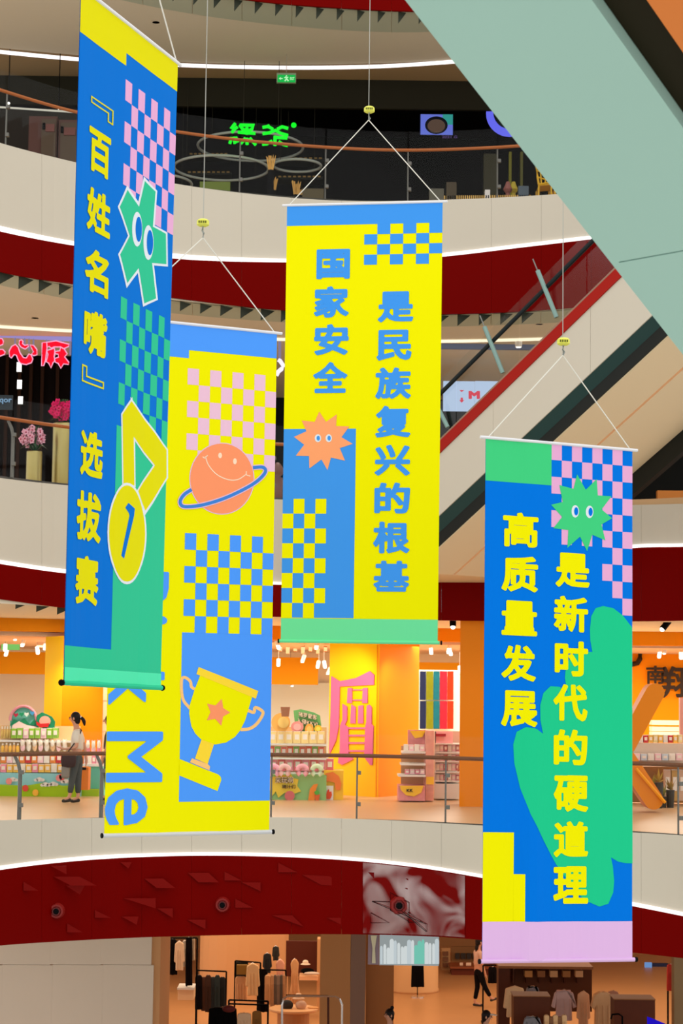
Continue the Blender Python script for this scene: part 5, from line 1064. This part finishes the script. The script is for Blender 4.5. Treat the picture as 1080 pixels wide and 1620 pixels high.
def person(lab, base, face, J, top, trouser, shoe, hair='bun', cap=False, scale=1.0, short=True, skirt=False, grp=None):
    """base: ground point; face: heading angle; J: joints in a local frame (f forward, s to the figure's left, z up)"""
    t = thing('person', lab, 'person', base, grp); cf, sf_ = math.cos(face), math.sin(face); F = V((cf, sf_, 0)); L = V((-sf_, cf, 0))
    g = lambda f, s, z: V(base) + (F*f + L*s)*scale + V((0, 0, z*scale))
    G = {k: g(*v) for k, v in J.items()}
    hc = G['head']; nk = G['neck']; ch = G['chest']; pv = G['pelvis']; ws = G['waist']
    body = [[(pv, .10), (ws, .10), (ch, .11), (nk, .052), (nk.lerp(hc, .45), .048), (hc - V((0, 0, .03)), .07), (hc + V((0, 0, .01)), .082), (hc + V((0, 0, .06*scale)), .068)]]
    for sd in 'lr':
        sh, el, wr, hd = (G[k + sd] for k in ('sh', 'el', 'wr', 'hd'))
        body.append([(ch, .11), (sh, .048), (el, .036), (wr, .024), (hd, .027)])
        dirf = (hd - wr).normalized(); sidev = dirf.cross(F if abs(dirf.dot(F)) < .8 else V((0, 0, 1))).normalized()
        for q in range(4): o_ = sidev*(q - 1.5)*.019; body.append([(hd, .027), (hd + dirf*.035 + o_, .010), (hd + dirf*(.075 + (.012 if q in (1, 2) else 0)) + o_ + F*.008, .007)])
        body.append([(wr, .024), (wr + dirf*.03 + sidev*-.035, .009), (wr + dirf*.06 + sidev*-.05, .008)])
        hp, kn, an, to = (G[k + sd] for k in ('hp', 'kn', 'an', 'to'))
        body.append([(pv, .10), (hp, .075), (kn, .05), (an, .034), (to, .03)])
    b = skinmesh('body', body, M_skin, t)
    # face
    build('nose', MB().ball(hc + F*.085 + V((0, 0, -.005)), (.014, .014, .02), 6, 5), M_skin, b)
    for s_ in (-1, 1):
        build('eye', MB().ball(hc + F*.078 + L*.03*s_ + V((0, 0, .02)), .009, 6, 4), M_blk, b); build('ear', MB().ball(hc + L*.078*s_ + V((0, 0, .0)), (.018, .012, .026), 6, 5), M_skin, b)
    build('mouth', MB().ball(hc + F*.08 + V((0, 0, -.045)), (.01, .016, .005), 6, 4), mat('lips', (170, 84, 78), .5), b)
    # hair
    hm = MB().ball(hc - F*.022 + V((0, 0, .026)), (.088, .088, .098), 14, 9); hm.ball(hc - F*.05 + V((0, 0, -.03)), (.06, .072, .075), 10, 7)
    h = build('hair', hm, M_hair, t, True)
    hs = None
    if hair == 'tail': hs = [[(hc - F*.09 + V((0, 0, .02)), .03), (hc - F*.14 + V((0, 0, .01)), .034), (hc - F*.175 - V((0, 0, .05)), .042), (hc - F*.18 - V((0, 0, .13)), .012)]]
    if hair == 'bun': hs = [[(hc - F*.05 + V((0, 0, .1)), .03), (hc - F*.08 + V((0, 0, .135)), .042), (hc - F*.1 + V((0, 0, .16)), .02)]]
    if hair == 'long': hs = [[(hc - F*.05 - V((0, 0, .03)), .06), (hc - F*.07 - V((0, 0, .14)), .058), (hc - F*.06 - V((0, 0, .27)), .035)]]
    if hs: skinmesh('hair_tail' if hair == 'tail' else 'hair_bun' if hair == 'bun' else 'long_hair', hs, M_hair, t)
    # shirt
    e = .02; sh_ = [[(pv + V((0, 0, .06)), .122), (ws, .125), (ch, .13), (nk - V((0, 0, .035)), .07)]]
    for sd in 'lr':
        a_ = G['sh' + sd]; el = G['el' + sd]; wr = G['wr' + sd]
        sh_.append([(ch, .13), (a_, .066), (a_.lerp(el, .8), .055)] + ([] if short else [(el.lerp(wr, .1), .05), (el.lerp(wr, .9), .038)]))
    skinmesh('shirt', sh_, top, t)
    tr = [[(pv + V((0, 0, .05)), .115), (pv, .12)]]
    for sd in 'lr':
        hp, kn, an = (G[k + sd] for k in ('hp', 'kn', 'an')); tr.append([(pv, .12), (hp, .09), (kn, .068), (kn.lerp(an, .82), .055)])
    skinmesh('trousers', tr, trouser, t)
    for sd in 'lr': skinmesh('shoe', [[(G['an' + sd] - F*.04 - V((0, 0, .045)), .035), (G['to' + sd] - V((0, 0, .0)), .034), (G['to' + sd] + F*.04, .026)]], shoe, t)
    if cap:
        cm = mat('cap_white', (226, 220, 210), .7); build('cap_visor', MB().hexa([hc + F*.07 + L*.06 + V((0, 0, .045)), hc + F*.07 - L*.06 + V((0, 0, .045)), hc + F*.17 - L*.045 + V((0, 0, .03)), hc + F*.17 + L*.045 + V((0, 0, .03))], [hc + F*.07 + L*.06 + V((0, 0, .055)), hc + F*.07 - L*.06 + V((0, 0, .055)), hc + F*.17 - L*.045 + V((0, 0, .04)), hc + F*.17 + L*.045 + V((0, 0, .04))]), cm, t)
    return t, G, F, L
JW = dict(head=(.03, 0, 1.475), neck=(-.01, 0, 1.33), chest=(-.03, 0, 1.13), waist=(-.03, 0, .97), pelvis=(-.04, 0, .83),
          shl=(-.02, .16, 1.22), ell=(-.05, .19, .98), wrl=(.16, .17, .94), hdl=(.22, .16, .96), shr=(-.04, -.16, 1.22), elr=(-.13, -.19, .99), wrr=(-.17, -.2, .78), hdr=(-.17, -.2, .71),
          hpl=(-.03, .08, .78), knl=(.03, .08, .44), anl=(.07, .08, .11), tol=(.17, .08, .045), hpr=(-.05, -.08, .78), knr=(-.05, -.08, .43), anr=(-.06, -.08, .1), tor=(.04, -.08, .035))
bp = onz(117, 1271, Z1)
M_wt = mat('white_tee', (226, 216, 200), .9, .05); M_gt = mat('grey_jeans', (74, 78, 76), .9, .05); M_sn = mat('dark_sneaker', (60, 54, 50), .7, .1)
wk, G, F, L = person('walking woman in white tee and grey trousers with dark shoulder bag', bp, math.pi, JW, M_wt, M_gt, M_sn, 'tail')
build('hair_tie', MB().ball(G['head'] - F*.115 + V((0, 0, .02)), (.016, .03, .03), 8, 5), M_white, wk)
bag = thing('shoulder_bag', 'dark brown slouchy shoulder bag carried by the walking woman', 'bag', G['pelvis'] + F*.13 + L*.2)
bc = G['pelvis'] + F*.12 + L*.24 + V((0, 0, -.06)); build('bag_body', MB().lathe(bc - V((0, 0, .14)), [(.06, 0), (.12, .02), (.135, .12), (.12, .23), (.08, .27), (.02, .28)], 16, 1, .5), mat('bag_brown', (58, 38, 36), .7, .1), bag, True)
build('strap', MB().tube([bc + V((0, 0, .12)) + F*.02, G['chest'] + L*.155 - F*.03, G['shl'] - L*.06 - F*.09 + V((0, 0, .05)), G['neck'] - L*.07 - F*.06 + V((0, 0, -.03)), G['chest'] - L*.17, G['waist'] - L*.16 + F*.05], .011, 6), mat('bag_brown', ()), bag)
tote = thing('tote_bag', 'limp grey cloth bag hanging below the dark shoulder bag', 'bag', bc - V((0, 0, .3))); build('pouch', MB().lathe(bc + F*.05 - V((0, 0, .33)), [(.05, 0), (.075, .04), (.07, .2), (.03, .26)], 12, 1, .4), mat('grey_tote', (128, 122, 112), .8), tote, True)
JS = dict(head=(.03, 0, 1.5), neck=(0, 0, 1.36), chest=(0, 0, 1.18), waist=(0, 0, 1.0), pelvis=(0, 0, .88), shl=(0, .17, 1.28), ell=(.02, .2, 1.02), wrl=(.1, .18, .82), hdl=(.12, .17, .75), shr=(0, -.17, 1.28), elr=(.02, -.2, 1.02), wrr=(.1, -.18, .82), hdr=(.12, -.17, .75),
          hpl=(0, .09, .83), knl=(.02, .09, .47), anl=(0, .09, .1), tol=(.12, .09, .035), hpr=(0, -.09, .83), knr=(.02, -.09, .47), anr=(0, -.09, .1), tor=(.12, -.09, .035))
p_ = at(171, 1271, 36.2); person('dark haired person half hidden behind the trophy banner edge', (p_.x, 36.2, Z1), math.pi, JS, mat('dusk_top', (60, 52, 50), .9), M_gt, M_sn, 'bun', scale=.95)
p_ = at(727, 1262, 38.9); person('person in black at the rack mostly hidden by the orange pillar', (p_.x + .06, 37.4, Z1), math.pi*.8, dict(JS, head=(.1, 0, 1.32), neck=(.05, 0, 1.2), chest=(0, 0, 1.06), waist=(-.04, 0, .95)), M_blkc, M_blkc, M_sn, 'bun', scale=.85)

# ------------------------------------------------------------------ ground floor: clothes shops
w0 = sroot('wall_ground')
def panelwall(x0, x1, y0, y1, Y, n, m_):
    for k in range(n): BX('wall_panel', x0 + (x1-x0)*k/n + .05, y0, x0 + (x1-x0)*(k+1)/n - .05, y1, Y, .1, m_, w0)
panelwall(-240, 240, 1440, 1526, 37.4, 6, M_beige); panelwall(-240, 240, 1526.6, 1800, 37.4, 6, M_beige)
build('return_wall', MB().box((at(246, 1600, 38.2).x, 38.6, 1.8), (at(262, 1600, 38).x - at(240, 1600, 38).x, 2.2, 3.6)), mat('peach_wall', (226, 172, 120), .6, .1), w0)
t = thing('stone_pillar', 'broad tan pillar with a grey edge in the clothes shop, centre', 'column', at(558, 1700, 41)); BX('front', 505, 1440, 553, 1800, 41, .6, M_tan, t); BX('grey_edge', 553.5, 1440, 577, 1800, 41, .6, mat('grey_edge', (150, 122, 104), .6), t); BX('side', 578, 1440, 622, 1800, 41.4, .3, mat('tan_dark', (186, 122, 64), .6), t)
build('back_wall', MB().box((0, 59, 2), (40, .2, 4.6)), mat('back_tan', (176, 122, 72), .7), w0)
build('right_wall', pbox(MB(), 1066, 1440, 1330, 1800, 39, .3), mat('olive_beige', (150, 126, 88), .6), w0)
def lathe_col(name, lab, px, py, Y, prof, m_, cat, n=32):
    c = at(px, py, Y); c.z = 0; return tag(build(name, MB().lathe(c, prof, n), m_, None, True), lab, cat)
lathe_col('round_fitting_room', 'round tan fitting room with a black garment on its front', 655, 1570, 51, [(.62, 0), (.62, .06), (.6, .08), (.6, 3)], mat('drum_tan', (222, 168, 112), .6), 'booth')
M_ck = mat('counter_red_brown', (112, 48, 26), .5, .2)
t = thing('cash_counter', 'long red brown cash counter at the back of the clothes shop', 'counter', at(735, 1546, 54)); BX('front', 714, 1532, 800, 1546, 54, .8, M_ck, t); BX('top', 712, 1530, 802, 1533, 53.9, .9, mat('counter_top', (150, 78, 40), .5), t)
t = thing('wall_display', 'wall niche with four dark framed pictures above the cash counter', 'display', at(740, 1530, 57)); BX('niche', 714, 1498, 800, 1531, 57, .1, mat('niche_tan', (150, 104, 58), .6), t)
for k in range(5): BX('picture', 720 + k*9, 1508, 727 + k*9, 1517, 56.9, .05, mat('picture_dark', (62, 52, 44), .6), t)
for k, x in enumerate((727, 737)): tag(BX('card_stand', x, 1523, x + (5 if k == 0 else 8), 1530, 54.2, .05, mat('card_glow', (250, 214, 180), .5)), ('narrower' if k == 0 else 'wider') + ' pale card standing on the cash counter', 'card')
t = thing('vending_case', 'narrow tan display case at the back left of the cash counter', 'case', at(704, 1545, 55)); BX('frame', 698, 1500, 712, 1544, 55, .3, mat('case_tan', (196, 148, 98), .6), t)
for k in range(3): BX('shelf_item', 700, 1506 + k*9, 709, 1512 + k*9, 54.9, .1, mat('case_item', (122, 78, 50), .6), t)
# garments
def garment(name, lab, grp, x0, y0, x1, y1, Y, c_, kind='shirt', cat='garment', d=.1):
    w_, h_ = x1 - x0, y1 - y0; cx = (x0 + x1)/2; m_ = mat('cloth_%d_%d_%d' % c_, c_, .9, .05, noise=.12, nscale=5)
    S_ = {'shirt': [(.5, 0), (.62, .03), (.86, .1), (1, .55), (.86, .6), (.8, .3), (.82, 1), (.18, 1), (.2, .3), (.14, .6), (0, .55), (.14, .1), (.38, .03)],
          'coat': [(.5, 0), (.66, .03), (.9, .09), (1, .7), (.84, .72), (.86, 1), (.5, .98), (.14, 1), (.16, .72), (0, .7), (.1, .09), (.34, .03)],
          'dress': [(.5, 0), (.64, .02), (.8, .1), (.7, .4), (1, 1), (.5, .98), (0, 1), (.3, .4), (.2, .1), (.36, .02)],
          'long': [(.25, 0), (.75, 0), (.95, .05), (1, 1), (.75, .985), (.5, 1), (.25, .985), (0, 1), (.05, .05)],
          'tee': [(.38, 0), (.62, 0), (.86, .07), (1, .34), (.86, .4), (.8, .3), (.84, .98), (.5, 1), (.16, .98), (.2, .3), (.14, .4), (0, .34), (.14, .07)]}[kind]
    t = thing(name, lab, cat, at(cx, y1, Y), grp); body = build('fabric', poly(MB(), [(x0 + a*w_, y0 + b*h_) for a, b in S_], Y, d), m_, t)
    bv = body.modifiers.new('b', 'BEVEL'); bv.width = .02; bv.segments = 2
    build('hanger', MB().tube([at(cx - w_*.2, y0 + h_*.05, Y + .04), at(cx, y0 - 1, Y + .04), at(cx + w_*.2, y0 + h_*.05, Y + .04)], .008, 4), M_chrome, t)
    n = 3
    for k in range(n): a = .28 + .22*k; build('fold', MB().tube([at(x0 + a*w_, y0 + h_*.3, Y - .005), at(x0 + (a + .01)*w_, y0 + h_*.96, Y - .005)], .012, 4), m_, t)
    return t
def rack(lab, pts, Y, m_=M_blk, legs=True, r=.018):
    t = thing('clothes_rack', lab, 'rack', at(*pts[0], Y)); build('rail', MB().tube([at(x, y, Y) for x, y in pts], r, 6), m_, t)
    if legs:
        for p in (pts[0], pts[-1]): a = at(*p, Y); build('leg', MB().tube([a, V((a.x, a.y, .02))], r, 6), m_, t); build('foot', MB().box((a.x, a.y, .02), (.05, .5, .03)), m_, t)
    return t
BLK, CRM, TAN, GRY, TEA, PCH = (22, 18, 20), (240, 206, 170), (222, 176, 132), (88, 80, 76), (60, 66, 70), (240, 176, 150)
rack('black clothes rack at the left of the shop by the peach wall', [(266, 1484), (312, 1484)], 44)
garment('hanging_coat', 'black long garment on the left rack by the peach wall', None, 266, 1486, 280, 1543, 44, BLK, 'long')
garment('hanging_coat', 'cream coat hanging on the left rack between black garments', None, 275, 1489, 292, 1536, 43.9, CRM, 'coat')
garment('hanging_coat', 'white thin shirt hanging right of the cream coat', None, 288, 1488, 296, 1530, 44.1, (230, 220, 205), 'long')
garment('hanging_coat', 'black slim dress hanging on a black mannequin pole', None, 293, 1483, 304, 1560, 44, BLK, 'long')
garment('hanging_coat', 'small pale shirt at the right end of the left rack', None, 301, 1484, 308, 1520, 44.1, (205, 180, 150), 'long')
t = thing('display_plinth', 'low cream plinth on the floor at the left of the clothes shop', 'plinth', at(294, 1585, 44)); BX('block', 281, 1565, 306, 1582, 44, .6, mat('plinth_cream', (246, 206, 160), .6), t); BX('top_board', 280, 1563, 307, 1566, 43.95, .7, M_white, t)
tag(build('round_stand', MB().lathe(at(295, 1565, 44.2), [(.12, 0), (.12, .03), (.02, .04), (.02, .4)], 16), M_blk), 'black round footed pole on the cream plinth', 'stand')
rack('black rack of long dark dresses left of centre', [(312, 1535), (358, 1537)], 45)
for k, (a, b, c_) in enumerate([(308, 320, BLK), (318, 326, (96, 66, 54)), (324, 334, (70, 50, 42)), (331, 342, TEA), (339, 348, (52, 62, 64)), (346, 357, (44, 46, 48))]):
    garment('long_dress', 'long dark dress on the rack left of centre, %s from the left' % ('first', 'second', 'third', 'fourth', 'fifth', 'sixth')[k], 'dark dresses on the rack', a, 1543 + (k % 2)*3, b, 1598 + (k % 3)*2, 44.9 + .05*(k % 2), c_, 'long')
t = thing('curved_screen', 'curved tan partition behind the dark dresses', 'partition', at(380, 1600, 48)); c = at(385, 1600, 49.4); 
build('panel', MB().add([V((c.x + 1.1*math.cos(a), c.y - 1.1*math.sin(a), z)) for z in (0, 2.05) for a in np.linspace(.2, 2.9, 12)], [(12 + i, 13 + i, i + 1, i) for i in range(11)]), mat('screen_tan', (222, 166, 112), .6), t)
tag(BX('dark_partition', 334, 1484, 352, 1545, 50, .3, mat('part_brown', (84, 54, 34), .6)), 'dark brown upright partition left of the arched display', 'partition')
tag(BX('wall_panel_light', 354, 1500, 420, 1545, 52, .2, mat('panel_tan', (214, 162, 108), .6)), 'pale tan wall panel behind the yellow handbag shelf', 'panel')
rack('black rack holding cream garments in the middle of the shop', [(372, 1520), (412, 1523)], 43.5)
t = thing('handbag', 'dull yellow boxy handbag hung in a dark niche', 'bag', at(382, 1544, 43.4)); BX('bag_body', 374, 1527, 391, 1542, 43.3, .15, mat('bag_mustard', (150, 110, 40), .7), t); BX('niche', 371, 1522, 392, 1546, 43.5, .12, M_dk2, t)
garment('hanging_coat', 'large cream coat hanging near the middle of the clothes shop', None, 388, 1524, 411, 1576, 43.2, (246, 204, 150), 'coat')
garment('hanging_shirt', 'pale tan pleated top hanging below the yellow handbag', None, 371, 1545, 390, 1584, 43.4, (226, 172, 124), 'long')
garment('long_dress', 'black gown standing right of the cream coat', None, 408, 1534, 424, 1602, 43.9, BLK, 'long')
rack('front black rack of two bars low in the middle', [(362, 1582), (424, 1584)], 40); rack('front lower black rack bar in the middle', [(362, 1588), (424, 1590)], 39.4, legs=False)
garment('hanging_coat', 'wide black garment at the bottom edge left of the white pleated one', None, 328, 1594, 376, 1640, 39.6, (12, 12, 14), 'long')
garment('hanging_shirt', 'white pleated garment at the bottom edge in the middle', None, 374, 1603, 398, 1640, 39.6, (246, 214, 176), 'long')
garment('hanging_shirt', 'brown striped garment at the bottom edge right of the white one', None, 398, 1600, 414, 1640, 39.6, (150, 108, 56), 'long')
tag(build('rose_bag', MB().ball(at(362, 1596, 39.3), (.13, .08, .07), 12, 8), mat('rose_dark', (96, 34, 34), .7, noise=.5, nscale=9), None, True), 'dark rose patterned round bag on the front rack', 'bag')
garment('hanging_coat', 'charcoal coat hanging high right of the cream coat', None, 415, 1508, 430, 1540, 44.5, (54, 54, 54), 'coat')
garment('hanging_coat', 'dark grey coat hanging beside the charcoal one', None, 430, 1497, 442, 1520, 45, (64, 62, 58), 'coat')
garment('pink_dress', 'pale pink dress hanging behind the front rack', None, 431, 1518, 455, 1590, 44.6, (244, 178, 150), 'dress')
garment('cream_dress', 'cream short sleeved dress standing right of the pink one', None, 455, 1517, 477, 1592, 44.4, (240, 182, 128), 'dress')
for k, (a, b, c_) in enumerate([(418, 428, (226, 176, 128)), (427, 434, (206, 160, 118)), (432, 438, (120, 108, 98)), (437, 443, (150, 132, 118)), (442, 448, (104, 96, 90)), (446, 452, (196, 150, 110))]):
    garment('folded_trousers', 'pair of trousers on the centre rack, %s from the left' % ('first', 'second', 'third', 'fourth', 'fifth', 'sixth')[k], 'trousers on the centre rack', a, 1543, b, 1590 + 3*(k % 2), 43.6, c_, 'long')
rack('centre black rack carrying the trousers', [(408, 1534), (452, 1535)], 43.7)
t = thing('wall_alcove', 'dark red brown alcove holding a hat shelf', 'alcove', at(478, 1550, 47)); BX('back', 452, 1489, 502, 1545, 47, .1, mat('alcove_brown', (88, 34, 14), .6), t); BX('frame_side', 501, 1486, 506, 1600, 46.5, .5, mat('alcove_frame', (214, 160, 106), .6), t); BX('shelf', 473, 1545, 503, 1551, 46.3, .6, mat('alcove_shelf', (246, 190, 140), .6), t)
def hat(lab, px, py, Y, r, c_):
    c = at(px, py, Y); t = thing('sun_hat', lab, 'hat', c, 'hats on the shop shelves'); m_ = mat('hat_%d' % px, c_, .8); build('brim', MB().lathe(c, [(r*1.6, 0), (r*1.65, .01), (r, .03)], 16), m_, t, True); build('crown', MB().lathe(c + V((0, 0, .02)), [(r, 0), (r*.95, r*.7), (r*.6, r*1.1), (.01, r*1.2)], 16), m_, t, True)
hat('small white hat on the upper alcove shelf', 483, 1526, 46.4, .07, (250, 226, 200)); hat('pale floppy hat on top of the round table goods', 472, 1580, 43, .08, (250, 214, 180))
tag(build('shoe_pair', MB().ball(at(493, 1540, 46.3), (.18, .07, .04), 10, 6), mat('shoe_cream', (230, 210, 190), .6), None, True), 'pale pair of sandals on the alcove shelf', 'shoes')
tag(build('black_bag', MB().ball(at(486, 1536, 46.6), (.16, .08, .07), 10, 6), M_blk, None, True), 'black bag slumped on the alcove shelf behind the sandals', 'bag')
t = thing('round_table', 'round pale table top with bags and hat in the middle of the shop', 'table', at(463, 1600, 43)); c = at(464, 1599, 43)
build('table_top', MB().lathe(c, [(.5, 0), (.52, .02), (.52, .05), (.5, .06)], 28), mat('table_peach', (250, 196, 140), .5), t); build('table_base', MB().lathe((c.x, c.y, 0), [(.36, 0), (.34, .1), (.34, c.z)], 24), mat('table_tan', (206, 146, 92), .6), t)
tag(build('handbag_black', MB().ball(at(454, 1590, 42.9), (.13, .09, .11), 12, 8), mat('bag_slate', (48, 48, 50), .6), None, True), 'dark slate round handbag on the round table', 'bag')
tag(build('handbag_pale', MB().ball(at(476, 1590, 42.9), (.12, .09, .1), 12, 8), mat('bag_blush', (232, 196, 170), .6), None, True), 'pale blush handbag on the round table beside the slate one', 'bag')
tag(build('tray', MB().lathe(at(495, 1597, 43), [(.08, 0), (.12, .04), (.11, .05)], 16), mat('tray_honey', (236, 170, 96), .6)), 'honey coloured shallow tray on the round table', 'tray')
t = thing('chrome_rack', 'empty chrome clothes rail with rounded corners at the bottom centre', 'rack', at(492, 1640, 38.6)); Yk = 38.6
build('frame', MB().tube([at(x, y, Yk) for x, y in ((446, 1700), (446, 1590), (448, 1580), (455, 1576), (485, 1576), (530, 1576.5), (537, 1580), (541, 1590), (540, 1700))], .02, 8), M_chrome, t)
build('centre_post', MB().tube([at(519, 1576, Yk + .1), at(519, 1700, Yk + .1)], .022, 6), M_brown, t); build('cross_bar', MB().tube([at(452, 1574, Yk + .1), at(519, 1575, Yk + .1)], .012, 6), M_brown, t)
garment('black_dress', 'black sleeveless garment on a thin stand before the round booth', None, 650, 1526, 671, 1562, 49.9, (14, 12, 14), 'long')
t = thing('garment_stand', 'thin stand with round chrome base under the black garment', 'stand', at(660, 1575, 49.9)); c = at(660, 1575, 49.9); build('pole', MB().tube([c, c + V((0, 0, .25))], .012, 6), M_blk, t); build('base', MB().lathe((c.x, c.y, .0), [(.17, 0), (.17, .02), (.02, .03)], 20), M_chrome, t)
# glowing panel imitating ceiling sculptures reflected in shop glazing, with icicle shapes
t = thing('glass_reflection_panel', 'glowing panel imitating shop glass reflections, with pale icicle shapes below the shiny red patch', 'screen', at(640, 1527, 34)); BX('screen', 600, 1478, 694, 1527.5, 34.2, .03, mat('reflected_lilac', (196, 206, 206), emit=.5), t)
for x_ in (604, 690): a_ = at(x_, 1480, 34.25); build('hanger', MB().tube([a_, V((a_.x, a_.y, ZC0 + .02))], .01, 5), M_steel, t)
rn = random.Random(4)
for k in range(17):
    x = 603 + k*5.5; hgt = rn.uniform(26, 42); wd = rn.uniform(2, 3.6); top_ = 1526 - hgt; c_ = [(232, 240, 240), (214, 226, 230), (170, 226, 214)][0 if k % 4 else 1] if not 9 < k < 13 else (130, 218, 196)
    build('icicle', poly(MB(), [(x - wd, 1525)] + [(x - wd*math.cos(a), top_ + 4 - 4*math.sin(a)) for a in np.linspace(0, math.pi, 7)] + [(x + wd, 1525)], 34.17 - .003*(k % 3), .01), mat('ice_%d' % c_[0], c_, emit=.75), t)
BX('vase_panel', 582, 1478, 599, 1526, 34.2, .03, mat('panel_mauve', (150, 128, 140), .5), t); build('vase', poly(MB(), [(586, 1480), (596, 1480), (593, 1500), (594, 1524), (588, 1524), (589, 1500)], 34.17, .01), mat('vase_cream', (222, 214, 180), .5), t)
# people on the ground floor
def gpers(lab, px, pyhead, Y, face, top, tr, hair, cap=False, J=JS, **k):
    c = at(px, pyhead, Y); sc = c.z / 1.63; return person(lab, (c.x, Y, 0), face, J, top, tr, M_sn, hair, cap, sc, **k)
JP = dict(JS, ell=(.12, .16, 1.05), wrl=(.2, .05, 1.2), hdl=(.16, .02, 1.28), elr=(.1, -.17, 1.05), wrr=(.24, -.05, 1.0), hdr=(.27, -.02, 1.03))
gpers('woman in a pink top with long dark hair beside the beige wall', 252, 1562, 39.0, math.pi*1.1, mat('pink_top', (222, 132, 158), .9), mat('sand_skirt', (170, 150, 130), .9), 'long', J=JP)
gpers('black haired person with topknot and black top at the bottom edge', 617, 1594, 36.8, math.pi*1.2, M_blkc, M_blkc, 'bun')
gpers('person wearing a white visor cap at the bottom edge left of the lilac banner hem', 768, 1596, 36.6, -.35, mat('brown_tee', (96, 62, 48), .9), M_blkc, 'short', True)
JK = dict(JS, knr=(.12, -.09, .5), anr=(.3, -.09, .2), tor=(.4, -.09, .2), knl=(.02, .09, .45), anl=(-.06, .09, .1))
c = at(756, 1577, 48.4); person('person in dark skirt and pale top walking away in the far clothes shop', (c.x, 48.4, 0), .3, JK, mat('pale_top', (210, 170, 150), .9), M_blkc, M_sn, 'long', scale=1.02)
rack('dark clothes rack beside the far walking person', [(764, 1527), (800, 1527)], 46)
garment('hanging_coat', 'black coat on the dark rack below the lilac banner corner', None, 772, 1530, 786, 1556, 46, BLK, 'long')
# right hand wooden displays
t = thing('wooden_cabinet', 'large walnut cabinet under the lilac hem of the blue banner', 'cabinet', at(820, 1640, 41.5)); BX('side', 788, 1532, 806, 1700, 41.4, .5, M_brown, t); BX('back', 806, 1532, 936, 1600, 42, .1, mat('walnut_back', (96, 52, 22), .6), t); BX('top', 788, 1529, 938, 1533, 41.3, .8, mat('walnut_top', (150, 96, 48), .5), t)
for k in range(6): BX('compartment_wall', 812 + k*20, 1533, 814 + k*20, 1556, 41.8, .3, M_brown, t)
for k, (x, c_) in enumerate([(836, (196, 140, 80)), (856, (150, 100, 60)), (876, (214, 170, 120)), (896, (170, 120, 70)), (916, (226, 180, 130))]):
    tag(BX('folded_stack', x - 6, 1536, x + 6, 1546, 41.5, .25, mat('fs%d' % k, c_, .8)), 'folded pile in the walnut cabinet, %s from the left' % ('first', 'second', 'third', 'fourth', 'fifth')[k], 'garment', 'folded piles in the walnut cabinet')
garment('hanging_coat', 'cream jacket hanging at the left of the walnut cabinet', None, 796, 1560, 832, 1610, 39.8, (250, 206, 158), 'coat')
garment('hanging_shirt', 'grey blue shirt hanging right of the cream jacket', None, 830, 1560, 855, 1596, 40.0, (140, 136, 142), 'shirt')
garment('hanging_shirt', 'pale lilac blouse hanging in the middle of the right group', None, 872, 1566, 912, 1615, 39.6, (222, 190, 186), 'shirt')
garment('hanging_coat', 'long cream dress hanging right of the lilac blouse', None, 912, 1568, 934, 1630, 39.6, (240, 190, 150), 'coat')
garment('mannequin_dress', 'cream short sleeved outfit with belt on a mannequin at the right', None, 935, 1570, 973, 1640, 39.2, (244, 196, 146), 'tee', d=.22)
garment('hanging_shirt', 'pale striped shirt behind the belted outfit', None, 960, 1568, 980, 1592, 40.2, (206, 160, 140), 'tee')
garment('red_dress', 'coral red garment hanging by the olive wall at the right edge', None, 1055, 1526, 1066, 1568, 41.0, (232, 84, 76), 'long')
rack('thin black rack under the coral garment', [(1056, 1526), (1066, 1526)], 41.1)
for x0, x1, y0, lab, gy in [(812, 870, 1577, 'walnut display box in front of the cream jacket', 1577), (971, 1036, 1582, 'walnut display box at the bottom right', 1582)]:
    t = thing('display_box', lab, 'box', at((x0+x1)/2, 1700, 38)); BX('front', x0, y0, x1, 1700, 38, .5, mat('box_walnut', (92, 42, 16), .5, .2, noise=.15, nscale=8), t); BX('top', x0 - .6, y0 - 1.4, x1 + .6, y0, 37.95, .6, mat('walnut_top', ()), t)
garment('hanging_shirt', 'slate blue shirt at the bottom edge beside the walnut box', None, 826, 1608, 858, 1640, 37.4, (134, 134, 140), 'shirt')
for k in range(5): garment('folded_scarf', 'pale ruffled piece at the bottom edge, %s in the row' % ('first', 'second', 'third', 'fourth', 'fifth')[k], 'ruffled pieces at the bottom edge', 860 + k*7, 1606 + (k % 2)*3, 869 + k*7, 1640, 37.5, [(240, 200, 150), (150, 110, 80)][k % 2], 'long')
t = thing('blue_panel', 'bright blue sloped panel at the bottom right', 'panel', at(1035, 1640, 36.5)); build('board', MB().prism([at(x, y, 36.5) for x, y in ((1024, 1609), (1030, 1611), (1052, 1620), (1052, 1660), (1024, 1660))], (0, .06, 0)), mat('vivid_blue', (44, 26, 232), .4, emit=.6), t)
rack('thin dark rail at the bottom right before the belted outfit', [(966, 1612), (968, 1605), (978, 1604), (984, 1608), (984, 1640)], 37.8, legs=False)
tag(BX('blue_doorway', 1020, 1523, 1031, 1540, 56, .1, mat('sky_door', (130, 176, 240), emit=.6)), 'pale blue lit doorway far behind on the right', 'doorway')
tag(BX('dark_doorway', 1032, 1524, 1056, 1544, 56.2, .1, mat('navy_door', (40, 44, 78), .6)), 'dark navy doorway next to the lit blue one', 'doorway')
